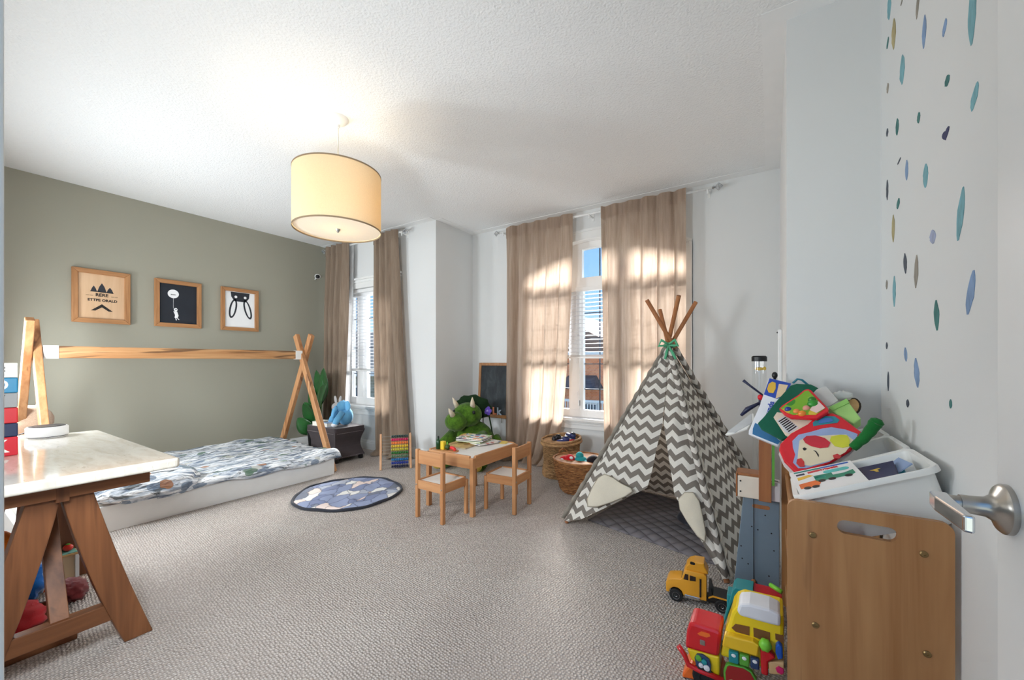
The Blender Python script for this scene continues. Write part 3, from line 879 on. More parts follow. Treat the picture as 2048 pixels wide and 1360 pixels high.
for y0 in (.575, 2.395): bbox(MB(), ax - .026, ax + .026, y0, y0 + .075, 1.174, 1.272).build('beam_bracket', M_WHITE, bed, bevel=.003)

M_MATT = cloth('white_sheet', (236, 233, 226), var=.05, bump=.1)
mt = bbox(MB(), 0, 0, 0, 0, 0, 0) if False else None
mo = MB().box(-.63, .63, -.98, .98, 0, .19).build('mattress', M_MATT, None, bevel=.03, seg=3, loc=((BX0 + BX1) / 2, (BY0 + BY1) / 2, .012)); sm(mo)
tag(mo, 'white sheeted mattress showing at the near end of the floor bed', 'mattress')
def quilt_mat():
    t = NT('leaf_print_quilt'); v = t.coord()
    st = t.noise(t.coord((11, 1.6, 6)), 3.0, 4, .62, .6)
    base = t.ramp(st.outputs[0], [(.38, S((120, 132, 150))), (.47, S((196, 203, 212))), (.57, S((242, 243, 244)))])
    dk = t.noise(t.coord((16, 2.4, 6)), 3.2, 4, .65, .8)
    base = t.mix(t.math('MULTIPLY', t.ramp(dk.outputs[0], [(.53, (0, 0, 0, 1)), (.58, (1, 1, 1, 1))]), .85), base, S((74, 82, 88)))
    nd = t.noise(v, 9, 2)
    sx = t.N('ShaderNodeVectorMath', operation='SCALE'); t.K(nd.outputs['Color'], sx.inputs[0]); sx.inputs['Scale'].default_value = .07
    for sc, loc, stops, thr in ((6.5, (0, 0, 0), [(0, S((84, 112, 92))), (.35, S((122, 140, 150))), (.6, S((70, 96, 84))), (.8, S((166, 112, 72)))], .32),
                                (10.5, (3, 1, 0), [(0, S((112, 128, 148))), (.4, S((196, 196, 188))), (.7, S((96, 126, 104))), (.88, S((158, 104, 62)))], .30)):
        a = t.N('ShaderNodeVectorMath', operation='ADD'); t.K(t.coord((1.5, .8, 1), loc=loc), a.inputs[0]); t.K(sx.outputs[0], a.inputs[1])
        vo = t.voro(a.outputs[0], sc); sp = t.N('ShaderNodeSeparateColor'); t.K(vo.outputs['Color'], sp.inputs[0])
        m = t.math('MULTIPLY', t.ramp(vo.outputs['Distance'], [(thr, (1, 1, 1, 1)), (thr + .03, (0, 0, 0, 1))]), t.math('GREATER_THAN', sp.outputs[1], .40))
        base = t.mix(t.math('MULTIPLY', m, .85), base, t.ramp(sp.outputs[0], stops, 'CONSTANT'))
    t.col(base); t.rough(.85); t.bump(st.outputs[0], .9, .03); return t.m
M_QUILT = quilt_mat()
from mathutils import noise as mn
def quilt(u, v):
    x = BX1 + .045 - (1.40) * u; y = .98 + (2.485 - .98) * v
    y += .05 * math.sin(5 * u + 1) * (1 - v)
    wr = .028 * mn.noise((x * 5, y * 2.2, 0)) + .018 * mn.noise((x * 13, y * 4, 3)) + .006 * mn.noise((x * 22, y * 10, 7))
    z = .232 + wr
    d = max(0, (x - (BX1 - .03)) / .075); z -= .075 * d * d * (.5 + .5 * (mn.noise((y * 3.1, 0, 0)) + .6)); z += .0
    if v > .95: z -= .10 * (v - .95)
    if u > .93: z += .05 * (u - .93) * 6 * max(0, mn.noise((y * 3, 5, 1)))
    return (x - bc.x, y - bc.y, max(z, .20 if x < BX1 else .13))
q = MB().grid(quilt, 70, 80).build('leaf_print_quilt', M_QUILT, None, smooth=True, solid=.014, loc=bc)
tag(q, 'thin leaf-print quilt in white, grey-blue and green spread over the bed', 'quilt')
def pillow_fn(u):
    return 1 + .10 * mn.noise((u.x * 3, u.y * 3, u.z * 3)) 
def sq(u, w, d, h):
    s = lambda x: math.copysign(abs(x) ** .55, x)
    return (w * s(u.x), d * s(u.y), h * u.z * (1 - .35 * (abs(u.x) ** 4 + abs(u.y) ** 4)))
mb = MB(); vs_ = []; n, m = 40, 20
for i in range(m + 1):
    th = PI * i / m
    for k in range(n):
        a = 2 * PI * k / n
        u = Vector((math.sin(th) * math.cos(a), math.sin(th) * math.sin(a), math.cos(th)))
        p = Vector(sq(u, .165, .30, .075)); p *= pillow_fn(u)
        p.z += .012 * mn.noise((p.x * 14, p.y * 14, 0))
        p.z -= max(0, p.x - .02) * .52
        vs_.append(p)
mb._add(vs_, [(i*n+k, (i+1)*n+k, (i+1)*n+(k+1) % n, i*n+(k+1) % n) for i in range(m) for k in range(n)])
pw = mb.build('pillow', M_QUILT, None, smooth=True, loc=(-3.86, 1.00, .285), rot=(0, 0, -.06))
tag(pw, 'leaf-print pillow slumped over the front edge at the near end of the bed', 'pillow')

# tan plush bear sitting behind the near bed posts
M_TAN = cloth('tan_plush', (222, 190, 164), weave=160, var=.15, bump=.6)
tb = thing('plush_bear', 'tan plush bear sitting on the bed behind the near posts', 'plush toy', (-4.74, .56, .24), -.6)
MB().ell((0, 0, .20), (.17, .15, .21)).build('body', M_TAN, tb, smooth=True)
hd_ = MB().ell((0, -.01, .46), (.135, .125, .12)).build('head', M_TAN, tb, smooth=True)
for s in (-1, 1):
    MB().ell((s * .105, 0, .56), (.045, .025, .045)).build('ear', M_TAN, hd_, smooth=True)
    MB().tube([(s * .13, 0, .30), (s * .21, -.06, .20), (s * .20, -.12, .10)], [.05, .055, .045], 10).build('arm', M_TAN, tb, smooth=True)
    MB().tube([(s * .09, -.06, .07), (s * .14, -.2, .06), (s * .15, -.27, .09)], [.07, .065, .05], 10).build('leg', M_TAN, tb, smooth=True)
MB().ell((0, -.12, .44), (.055, .04, .04)).build('muzzle', cloth('pale_plush', (228, 204, 178)), hd_, smooth=True); MB().ell((0, -.16, .455), .013).ell((-.045, -.115, .49), .009).ell((.045, -.115, .49), .009).build('face', M_BLACK, hd_, smooth=True)
# ------------------------------------------------------------------ desk
def marble():
    t = NT('white_marble'); v = t.coord((1.4, 5, 1), rot=(0, 0, .2))
    n = t.noise(v, 3.5, 5, .6, .6); n2 = t.noise(t.coord((4, 14, 4), rot=(0, 0, .15)), 4, 3, .6, .8)
    c = t.ramp(n.outputs[0], [(.3, S((192, 184, 170))), (.6, S((214, 208, 197)))])
    c = t.mix(t.math('MULTIPLY', t.ramp(n2.outputs[0], [(.62, (0, 0, 0, 1)), (.70, (1, 1, 1, 1))]), .45), c, S((150, 144, 132)))
    t.col(c); t.rough(.12); t.b.inputs['Coat Weight'].default_value = .3; return t.m
M_MARBLE = marble()
M_WAL = wood('walnut_y', (152, 98, 60), (94, 54, 29), 1, .55, .45, (74, 42, 24), -.04)
M_WALZ = wood('walnut_z', (152, 98, 60), (94, 54, 29), 2, .55, .45, (74, 42, 24), -.04)
M_WALX = wood('walnut_x', (152, 98, 60), (94, 54, 29), 0, .55, .45, (74, 42, 24), -.04)
desk = thing('trestle_desk', 'desk with white marble top on walnut trestle legs', 'desk', (-2.70, .35, 0))
o = MB().prism(rect(1.25, .60, .02, 4), .712, .752).build('desk_top', M_MARBLE, desk, bevel=.010, seg=3); o.location = (-.005, 0, 0)
for x in (.49, -.51): MB().box(x - .011, x + .011, -.245, .232, .648, .712).build('end_apron', M_WAL, desk, bevel=.002)
for y in (-.235, .221): MB().box(-.50, .479, y - .011, y + .011, .648, .712).build('side_apron', M_WALX, desk, bevel=.002)
for x in (.44, -.46):
    c = -.015
    for s in (1, -1):
        n = 8; outer = []; inner = []
        for i in range(n + 1):
            q = i / n; z = .648 * (1 - q)
            bow = .018 * math.sin(PI * q)
            inner.append((c + s * (.0 + .175 * q ** 1.15 - bow * .6 * q), z)); outer.append((c + s * (.085 + .180 * q - bow * .4), z))
        inner[0] = (c, .648)
        if s < 0: inner = inner[:]; 
        poly = outer + inner[::-1]
        MB().prism(poly, x - .032, x + .032, YZ).build('splayed_leg', M_WALZ, desk, bevel=.004)
    MB().box(x - .020, x + .026, c - .20, c + .20, .11, .178).build('stretcher', M_WAL, desk, bevel=.003)
    MB().box(x - .02, x + .062, c - .017, c + .017, .635, .712).build('centre_block', M_WALZ, desk, bevel=.002)
    sx = -1 if x > 0 else 1
    MB().beam((x, c, .16), (x + sx * .30, c, .66), .034, .05, (0, 1, 0)).build('brace', M_WALZ, desk, bevel=.002)

# tower of toy blocks
BT = .752; bx, by = -2.775, .235
blk = [(.081, (206, 26, 46), 'K', (245, 240, 230), 'red block with a white letter at the foot of the block tower'),
       (.058, (30, 42, 78), '6', (245, 245, 245), 'navy block with a white 6, second from the bottom of the tower'),
       (.067, (204, 34, 44), ')', (240, 180, 60), 'red block with a yellow curved shape in the block tower'),
       (.063, (150, 150, 150), '7', (30, 30, 32), 'grey block with a black mark in the middle of the tower'),
       (.065, (34, 132, 176), 'O', (240, 244, 246), 'blue block with a white ring, second from the top of the tower'),
       (.064, (236, 234, 228), '=', (120, 116, 110), 'white block with grey print on top of the block tower')]
z = BT
for i, (hh, rgb, ch, ink, lab) in enumerate(blk):
    t = thing('stacking_block', lab, 'toy block', (bx, by, z), .0, 'toy blocks stacked on the desk')
    w = .05
    MB().box(-w, w, -w, w, 0, hh - .0008).build('block_body', plain('block_paint_%d' % i, rgb, .35, var=.05), t, bevel=.004)
    m = plain('block_ink_%d' % i, ink, .5, var=.02)
    F1 = Matrix(((0, 0, 1, w + .0002), (1, 0, 0, 0), (0, 1, 0, hh / 2), (0, 0, 0, 1)))
    lettering('letter', ch, hh * .95, m, t, F1, .001)
    F2 = Matrix(((-1, 0, 0, 0), (0, 0, 1, w + .0002), (0, 1, 0, hh / 2), (0, 0, 0, 1)))
    lettering('letter', ch, hh * .95, m, t, F2, .001)
    z += hh
# speaker puck and cable
t = thing('smart_speaker', 'round white device with dark top standing on the marble desk', 'device', (-3.26, .44, BT))
o = MB().lathe([(.070, 0), (.074, .004), (.078, .012), (.078, .050), (.072, .056), (.066, .056)], n=40).build('housing', M_VINYL, t); sm(o)
MB().lathe([(0, .055), (.066, .0555), (.068, .058), (.064, .059), (0, .057)], n=40).build('fabric_top', M_BLACK, t); MB().lathe([(.066, -.0), (.075, .004), (.075, .006), (.066, .002)], n=40).build('foot_ring', M_BLACK, t)
mb = MB().tube([(-.07, -.02, .03), (-.11, -.04, .028), (-.15, -.08, .006), (-.2, -.12, .004), (-.06, -.30, .004)], .003, 6); mb.build('power_cable', M_BLACK, t, smooth=True)
t = thing('light_blue_ball', 'light blue ball beside the block tower at the left edge', 'ball', (-3.02, .25, BT))
MB().ell((0, 0, .05), (.05, .05, .05), n=20, m=12).build('ball', plain('light_blue_rubber', (140, 176, 226), .4), t, smooth=True); MB().tube([(.0505 * math.cos(a) * .0, .0505 * math.cos(a), .05 + .0505 * math.sin(a)) for a in [2*PI*k/24 for k in range(24)]], .002, 6, True).build('seam', M_BLACK, t)

# things under the desk
t = thing('wooden_tray', 'low dark wooden tray on the carpet under the desk', 'tray', (-2.62, .24, 0))
MB().box(-.19, .19, -.17, .17, .004, .016).build('tray_base', M_WALX, t); 
for x in (-.185, .185): MB().box(x - .008, x + .008, -.17, .17, 0, .05).build('tray_side', M_WAL, t, bevel=.002)
for y in (-.165, .165): MB().box(-.177, .177, y - .008, y + .008, 0, .05).build('tray_side', M_WALX, t, bevel=.002)
def lump(name, label, cat, loc, r, rgb, rough=.9, amp=.3, sc=4, seed=0, rot=(0, 0, 0), flat_=None):
    fn = lambda u: 1 + amp * mn.noise((u.x * sc + seed, u.y * sc, u.z * sc))
    o = MB().ell((0, 0, r[2]), r, n=28, m=18, fn=fn).build(name, cloth(name + '_fabric_%d' % seed, rgb, rough), None, smooth=True, loc=loc, rot=rot)
    zz = min(v.co.z for v in o.data.vertices)
    for v in o.data.vertices: v.co.z -= zz
    return tag(o, label, cat)
lump('folded_jacket', 'crumpled red jacket lying in the tray under the desk', 'clothing', (-2.62, .22, .018), (.15, .13, .06), (176, 28, 36), seed=1)
lump('blue_cloth', 'bright blue cloth bunched behind the red jacket under the desk', 'cloth', (-2.90, .28, .0), (.085, .10, .11), (28, 110, 200), seed=2)
lump('maroon_pouch', 'maroon pouch on the carpet beside the near trestle leg', 'pouch', (-2.84, .46, .0), (.10, .055, .045), (112, 44, 44), seed=3)
t = thing('plush_lion', 'orange and black plush animal under the desk', 'plush toy', (-3.12, .24, 0), .3)
M_OR = cloth('orange_plush', (236, 126, 34), weave=160, bump=.5)
MB().ell((0, 0, .12), (.09, .085, .12)).build('body', M_OR, t, smooth=True); MB().ell((.01, .0, .27), (.085, .08, .075)).build('head', M_OR, t, smooth=True)
MB().tube([(.06, .04, .16), (.10, .10, .09), (.12, .12, .03)], .03, 8).build('arm', cloth('black_plush', (30, 28, 28)), t, smooth=True); MB().tube([(.06, -.05, .16), (.11, -.08, .09), (.12, -.10, .03)], .03, 8).build('arm', MATS['black_plush'], t, smooth=True)
t = thing('toy_stand', 'small cream toy stand with teal top and orange base under the desk', 'toy', (-3.20, .46, 0))
MB().box(-.14, .15, -.075, .07, 0, .012).build('base', plain('orange_plastic', (236, 110, 40), .4), t, bevel=.003)
MB().box(-.13, .13, -.065, .055, .012, .145).build('body', plain('cream_panel', (216, 190, 150), .5), t, bevel=.003)
for y in (-.066, .056): MB().box(.128, .146, y - .007, y + .007, .012, .145).build('corner_post', M_WHITE, t)
MB().box(-.14, .15, -.075, .068, .145, .155).build('rim', wood('pale_rim', (216, 176, 120), (190, 146, 92)), t, bevel=.002)
MB().box(-.13, .14, -.066, .058, .155, .158).build('teal_top', plain('teal_board', (128, 196, 186), .4), t)
t = thing('green_bottle', 'small green toy bottle on the teal toy stand', 'toy bottle', (-3.17, .43, .158))
MB().lathe([(.020, 0), (.022, .004), (.022, .05), (.012, .066), (.010, .085)], n=16).build('bottle_body', plain('green_plastic', (94, 168, 60), .3), t, smooth=True); MB().lathe([(.011, .085), (.011, .095), (.0, .096)], n=12).build('bottle_cap', plain('red_cap', (190, 60, 40), .4), t)
t = thing('toy_tomato', 'small red toy tomato on the teal toy stand', 'toy food', (-3.10, .49, .158)); MB().ell((0, 0, .018), (.020, .020, .018)).build('fruit', plain('tomato_red', (214, 48, 34), .3), t, smooth=True); MB().ell((0, 0, .036), (.009, .009, .003)).build('stem', plain('green_plastic', (94, 168, 60)), t)
lump('pale_blue_doll', 'pale blue and black toy leaning on the toy stand', 'toy', (-2.98, .36, .0), (.05, .04, .085), (176, 196, 226), seed=6)

# ------------------------------------------------------------------ storage ottoman and what is on it
M_OTT = cloth('charcoal_leather', (74, 66, 68), .6, weave=200, var=.08)
t = thing('storage_ottoman', 'dark grey storage ottoman with curved sides beside the bed end', 'ottoman', (-4.37, 2.86, 0))
def ott(u, v):
    a = u * 4; i = int(a) % 4; f = a - int(a)
    w = .285 - .045 * math.sin(PI * min(1, v * 1.05)); d = .195 - .03 * math.sin(PI * min(1, v * 1.05))
    c = [(w, -d), (w, d), (-w, d), (-w, -d)]; p, q_ = c[i], c[(i + 1) % 4]
    return (p[0] + (q_[0] - p[0]) * f, p[1] + (q_[1] - p[1]) * f, .05 + .30 * v)
MB().grid(ott, 32, 10, True).build('body', M_OTT, t); MB().box(-.24, .24, -.15, .15, .055, .30).build('lining', M_OTT, t)
MB().prism(rect(.57, .39, .02, 3), .348, .395).build('lid', M_OTT, t, bevel=.012, seg=3)
M_STI = plain('pale_stitching', (168, 160, 158), .8)
mb = MB()
for i in range(26):
    x = -.26 + i * .02; mb.box(x, x + .011, -.1995, -.197, .332, .335).box(x, x + .011, -.198, -.195, .060, .063)
for i in range(17):
    y = -.17 + i * .02; mb.box(.287, .2895, y, y + .011, .332, .335).box(.285, .2875, y, y + .011, .060, .063)
so_ = mb.build('stitching', M_STI, t); so_['kind'] = 'stuff'
for x in (-.25, .25):
    for y in (-.16, .16): MB().box(x - .02, x + .02, y - .02, y + .02, 0, .055).build('foot', M_BLACK, t, bevel=.004)
OT = .396
M_SKY = cloth('sky_blue_plush', (112, 180, 224), weave=180, bump=.5); M_GRY = cloth('grey_plush', (186, 182, 180), weave=180, bump=.5)
t = thing('plush_elephant', 'sky blue plush elephant sitting on the dark ottoman', 'plush toy', (-4.24, 2.90, OT), math.radians(-20))
MB().ell((0, 0, .11), (.095, .085, .11)).build('body', M_SKY, t, smooth=True)
h_ = MB().ell((.0, -.03, .225), (.075, .07, .068)).build('head', M_SKY, t, smooth=True)
MB().tube([(0, -.09, .22), (-.01, -.125, .18), (-.015, -.135, .13), (-.01, -.14, .09)], [.03, .026, .022, .018], 10).build('trunk', M_SKY, h_, smooth=True)
for s in (-1, 1):
    MB().ell((s * .085, .0, .235), (.05, .018, .06), (0, 0, s * .4)).build('ear', M_SKY, h_, smooth=True)
    MB().tube([(s * .06, -.05, .16), (s * .10, -.12, .08), (s * .10, -.14, .035)], [.036, .036, .034], 10).build('leg', M_SKY, t, smooth=True)
    MB().ell((s * .10, -.145, .028), (.036, .038, .028)).build('foot_pad', cloth('white_plush', (226, 228, 232)), t, smooth=True)
t = thing('plush_rabbit', 'grey plush rabbit with upright ears behind the blue elephant', 'plush toy', (-4.42, 2.92, OT), .2)
MB().ell((0, 0, .09), (.075, .07, .09)).build('body', M_GRY, t, smooth=True); h_ = MB().ell((0, -.015, .205), (.062, .058, .055)).build('head', M_GRY, t, smooth=True)
for s in (-1, 1): MB().ell((s * .035, .0, .285), (.02, .012, .055), (0, s * .2, 0)).build('ear', M_GRY, h_, smooth=True)
MB().ell((0, -.07, .20), (.012, .008, .008)).build('nose', plain('pink_nose', (190, 130, 130)), h_, smooth=True)
def book(label, loc, w, d, h, rot, cover, page=(236, 232, 222), name='picture_book', group=None, art=None, cat='book'):
    t = thing(name, label, cat, loc, 0, group, rot=rot if isinstance(rot, tuple) else (0, 0, rot))
    cm = cover if not isinstance(cover, tuple) else plain('cover_%d_%d_%d' % cover, cover, .4, var=.05)
    e = min(.0025, h * .2)
    MB().box(-w/2, w/2, -d/2, d/2, 0, e).box(-w/2, w/2, -d/2, d/2, h - e, h).box(-w/2, -w/2 + e, -d/2, d/2, e, h - e).build('cover', cm, t, bevel=e * .3, seg=1)
    MB().box(-w/2 + e, w/2 - .004, -d/2 + .004, d/2 - .004, e, h - e).build('pages', plain('book_pages', page, .8, var=.04, vscale=200), t)
    return t
book('white picture book lying on the dark ottoman', (-4.50, 2.755, OT), .12, .15, .05, .2, (230, 226, 214))
book('pale blue box book lying on the dark ottoman', (-4.33, 2.735, OT), .12, .09, .045, -.1, (166, 192, 226))

# ------------------------------------------------------------------ plant behind the ottoman
M_LEAF = plain('rubber_leaf', (38, 92, 42), .3, var=.3, vscale=5, coat=.3); M_STEM = plain('plant_stem', (96, 116, 66), .6)
t = thing('potted_plant', 'tall broad-leaved green plant in the corner behind the ottoman', 'plant', (-4.92, 2.98, 0))
o = MB().lathe([(.0, 0), (.10, 0), (.115, .02), (.135, .24), (.145, .25), (.135, .26), (.125, .23), (0, .22)], n=28).build('pot', plain('black_pot', (32, 32, 34), .5), t); sm(o)
MB().lathe([(0, .228), (.125, .228), (.12, .215)], n=24).build('soil', plain('soil', (60, 46, 36), .95), t)
def leaf(base, tip, w, bend, mat, par, nrm=(0, -1, 0.3)):
    a, b = Vector(base), Vector(tip); d = b - a; x = d.cross(Vector(nrm)).normalized(); up = x.cross(d).normalized()
    def P(u, v):
        s = math.sin(PI * min(1, max(0, v)) ** .8) ** .7 * w / 2 + .004 * (1 - v)
        k = (u - .5) * 2
        return a + d * v + x * (k * s) + up * (bend * math.sin(PI * v) + .16 * s * k * k)
    return MB().grid(P, 6, 12).build('leaf', mat, par, smooth=True, solid=.002, fixn=False)
for bs, tp, w, bd in (((.05, 0, .62), (.14, -.02, 1.07), .19, -.03), ((.02, .02, .58), (-.06, .0, 1.04), .17, -.02), ((.06, -.03, .55), (.30, -.08, .88), .13, .02), ((-.03, .0, .42), (-.14, -.04, .80), .17, -.02),
                      ((-.02, .02, .34), (-.20, -.08, .62), .17, .0), ((.0, -.05, .30), (-.08, -.16, .62), .19, -.02), ((.02, .04, .66), (.06, .04, 1.03), .15, -.02), ((-.04, -.05, .24), (-.22, -.16, .42), .16, .03), ((.05, -.04, .32), (.16, -.14, .66), .16, -.02)):
    leaf(bs, tp, w * 1.3, bd, M_LEAF, t)
for bs in ((.05, 0, .62), (.02, .02, .58), (-.03, 0, .42), (.0, -.05, .30)): MB().tube([(bs[0] * .3, bs[1] * .3, .2), (bs[0] * .7, bs[1] * .7, bs[2] * .7), bs], .010, 7).build('stem', M_STEM, t, smooth=True)

# ------------------------------------------------------------------ bead abacus
M_BEECH = wood('beech', (226, 178, 138), (204, 150, 108), 2, 1.0, .5)
t = thing('bead_abacus', 'wooden abacus with rainbow bead rows in front of the curtain', 'abacus', (-3.42, 2.95, 0), math.radians(50))
for x in (-.155, .155):
    MB().beam((x, -.07, 0), (x, .06, .36), .022, .022, (1, 0, 0)).build('post', M_BEECH, t, bevel=.004)
    MB().beam((x, .13, 0), (x, .05, .33), .018, .018, (1, 0, 0)).build('rear_leg', M_BEECH, t, bevel=.004)
rc = [(20, 24, 60), (28, 50, 140), (20, 110, 170), (90, 120, 90), (40, 110, 44), (200, 186, 60), (228, 190, 50), (240, 130, 60), (206, 28, 92), (46, 70, 66)]
for i in range(10):
    q = .08 + i * .093; y = -.07 + .13 * q; zz = .36 * q
    r = MB().tube([(-.155, y, zz), (.155, y, zz)], .0022, 6).build('wire', M_NICKEL, t)
    mb = MB()
    for k in range(10): mb.lathe([(.004, -.0088), (.014, -.006), (.0158, 0), (.014, .006), (.004, .0088)], (-.038 + k * .0178, y, zz), 10, frame3((0, 1, 0), (0, 0, 1)))
    o = mb.build('bead_row', plain('bead_%d' % i, rc[i], .3, var=.15, vscale=60), r, smooth=True); o['kind'] = 'stuff'

# ------------------------------------------------------------------ round play mat
def mat_print():
    t = NT('play_mat_print'); v = t.coord(); nd = t.noise(v, 5, 3)
    sx = t.N('ShaderNodeVectorMath', operation='SCALE'); t.K(nd.outputs['Color'], sx.inputs[0]); sx.inputs['Scale'].default_value = .12
    a = t.N('ShaderNodeVectorMath', operation='ADD'); t.K(t.coord((1.2, .7, 1), rot=(0, 0, .5)), a.inputs[0]); t.K(sx.outputs[0], a.inputs[1])
    vo = t.voro(a.outputs[0], 9.0); sp = t.N('ShaderNodeSeparateColor'); t.K(vo.outputs['Color'], sp.inputs[0])
    c = t.ramp(sp.outputs[0], [(0, S((150, 160, 190))), (.34, S((128, 138, 170))), (.48, S((238, 235, 230))), (.64, S((178, 184, 198))), (.76, S((238, 218, 210))), (.92, S((118, 124, 140)))], 'CONSTANT')
    ed = t.voro(a.outputs[0], 9.0, 'DISTANCE_TO_EDGE')
    c = t.mix(t.math('MULTIPLY', t.ramp(ed.outputs['Distance'], [(.02, (1, 1, 1, 1)), (.05, (0, 0, 0, 1))]), .55), c, S((58, 62, 78)))
    t.col(c); t.rough(.8); return t.m
t = thing('round_play_mat', 'round blue and white printed play mat lying on the carpet', 'mat', (-3.09, 2.15, 0), .4)
def pm_(u, v):
    a = 2 * PI * u; r = .43 * v; ex = 1 + .02 * math.sin(5 * a)
    z = .018 + .012 * mn.noise((math.cos(a) * r * 8, math.sin(a) * r * 8, 0)) * min(1, v * 3) - (.010 if v > .97 else 0)
    return (r * ex * math.cos(a), r * ex * math.sin(a), max(.004, z))
MB().grid(pm_, 64, 20, True).build('mat_cloth', mat_print(), t, smooth=True, fixn=False)
hem = [( .432 * (1 + .02 * math.sin(5 * a)) * math.cos(a), .432 * (1 + .02 * math.sin(5 * a)) * math.sin(a), .012 + .003 * math.sin(11 * a)) for a in [2*PI*k/72 for k in range(72)]]
MB().tube(hem, .012, 8, True).build('hem', cloth('dark_hem', (58, 60, 68)), t, smooth=True)
# ------------------------------------------------------------------ child table and chairs
M_PINE = wood('pine_z', (206, 152, 104), (180, 122, 76), 2, .8, .5)
M_PINEX = wood('pine_x', (206, 152, 104), (180, 122, 76), 0, .8, .5)
M_PINEY = wood('pine_y', (206, 152, 104), (180, 122, 76), 1, .8, .5)
M_BOARD = plain('white_board', (240, 236, 230), .35, var=.02)
tbl = thing('play_table', 'small pine play table with a white top between the two child chairs', 'table', (-2.085, 2.625, 0))
W, D_ = .24, .312
for sx in (-1, 1):
    for sy in (-1, 1): MB().box(sx * W - (.034 if sx > 0 else 0), sx * W + (.034 if sx < 0 else 0), sy * D_ - (.034 if sy > 0 else 0), sy * D_ + (.034 if sy < 0 else 0), 0, .435).build('leg', M_PINE, tbl, bevel=.004)
for sy in (-1, 1): MB().box(-W + .034, W - .034, sy * D_ - (.018 if sy > 0 else 0), sy * D_ + (.018 if sy < 0 else 0), .355, .45).build('apron', M_PINEX, tbl, bevel=.003)
for sx in (-1, 1): MB().box(sx * W - (.018 if sx > 0 else 0), sx * W + (.018 if sx < 0 else 0), -D_ + .034, D_ - .034, .355, .45).build('apron', M_PINEY, tbl, bevel=.003)
MB().box(-W + .018, W - .018, -D_ + .018, D_ - .018, .430, .442).build('table_top', M_BOARD, tbl)
def chair():
    t = thing('child_chair', 'x', 'chair', (0, 0, 0), 0, 'pine child chairs at the play table')
    w, d = .14, .14          # faces +y
    for s in (-1, 1):
        x0 = s * w - (.026 if s > 0 else 0)
        MB().box(x0, x0 + .026, -d, -d + .030, 0, .505).build('back_leg', M_PINE, t, bevel=.004)
        MB().box(x0, x0 + .026, d - .026, d, 0, .262).build('front_leg', M_PINE, t, bevel=.004)
        MB().box(x0 + .003, x0 + .021, -d + .03, d - .026, .215, .278).build('side_rail', M_PINEY, t, bevel=.002)
    for y0 in (d - .02, -d + .004): MB().box(-w + .026, w - .026, y0, y0 + .018, .215, .278).build('cross_rail', M_PINEX, t, bevel=.002)
    MB().box(-w + .020, w - .020, -d + .022, d - .018, .262, .270).build('seat', M_BOARD, t)
    MB().box(-w + .026, w - .026, -d + .006, -d + .022, .40, .498).build('backrest', M_PINEX, t, bevel=.003)
    for s in (-1, 1): MB().lathe([(.006, 0), (.006, .002), (.003, .003)], (s * .127, -d, .245), 10, frame3((1, 0, 0), (0, 0, 1))).build('screw', M_NICKEL, t)
    return t
c1 = chair(); c1['label'] = 'pine child chair with its back to the camera, left of the play table'; c1.location = (-2.075, 2.232, 0); c1.rotation_euler = (0, 0, -.02)
c2 = copy_tree(c1); c2['label'] = 'pine child chair facing left, at the window side of the play table'; c2.location = (-1.758, 2.650, 0); c2.rotation_euler = (0, 0, PI / 2 + .08)
TT = .4425
# papers, books, food board on the table
M_ART = blobs('children_cover_a', (236, 228, 220), [(196, 60, 50), (70, 130, 180), (120, 180, 70), (230, 150, 60), (60, 60, 80)], 26, .5, .35)
M_ART2 = blobs('children_cover_b', (196, 160, 96), [(150, 110, 60), (220, 190, 120), (110, 90, 60)], 18, .5, .4)
M_ART3 = blobs('children_cover_c', (240, 236, 230), [(200, 90, 90), (90, 110, 150), (230, 200, 120)], 22, .4, .35)
GB = 'picture books piled on the play table'
book('wide tan picture book at the bottom of the pile on the play table', (-2.21, 2.64, TT), .24, .30, .008, .12, M_ART2, group=GB)
book('white picture book with pink print on the play table', (-2.10, 2.78, TT + .0085), .20, .24, .009, -.25, M_ART3, group=GB)
book('book with green spine in the pile on the play table', (-2.185, 2.75, TT + .018), .25, .19, .014, .10, (150, 176, 70), group=GB)
book('dark blue board book in the pile on the play table', (-2.18, 2.75, TT + .0325), .26, .20, .014, .22, (26, 36, 66), group=GB)
book('bright picture book with colourful animals on top of the pile', (-2.18, 2.755, TT + .047), .25, .20, .010, .16, M_ART, group=GB)
t = thing('yellow_plate', 'thin yellow plate at the far end of the play table', 'plate', (-1.96, 2.88, TT)); o = MB().lathe([(0, .002), (.03, .002), (.038, .008), (.040, .008), (.034, 0), (0, 0)], n=24).build('plate', plain('yellow_plate', (232, 206, 100), .4), t); sm(o)
t = thing('serving_tray', 'round-ended wooden serving board with toy food on the play table', 'tray', (-2.17, 2.375, TT + .0)); t.rotation_euler = (0, 0, .25)
MB().prism(rect(.22, .085, .04, 6), 0, .009).build('board_plate', M_PINEX, t, bevel=.003); MB().prism(rect(.19, .06, .028, 6), .009, .0095).build('board_face', wood('board_face', (190, 136, 84), (160, 104, 60), 0), t)
TB = TT + .0098
def veg(name, label, cat, loc): return thing(name, label, cat, loc)
t = veg('toy_bottle', 'dark green toy bottle standing on the serving board', 'toy bottle', (-2.245, 2.37, TB)); o = MB().lathe([(.017, 0), (.019, .003), (.019, .065), (.015, .072), (.007, .075), (.007, .088), (0, .090)], n=18).build('bottle_body', plain('bottle_green', (18, 66, 30), .3), t); sm(o)
MB().ell((0, 0, .094), (.008, .008, .010)).build('stopper', M_BLACK, t, smooth=True)
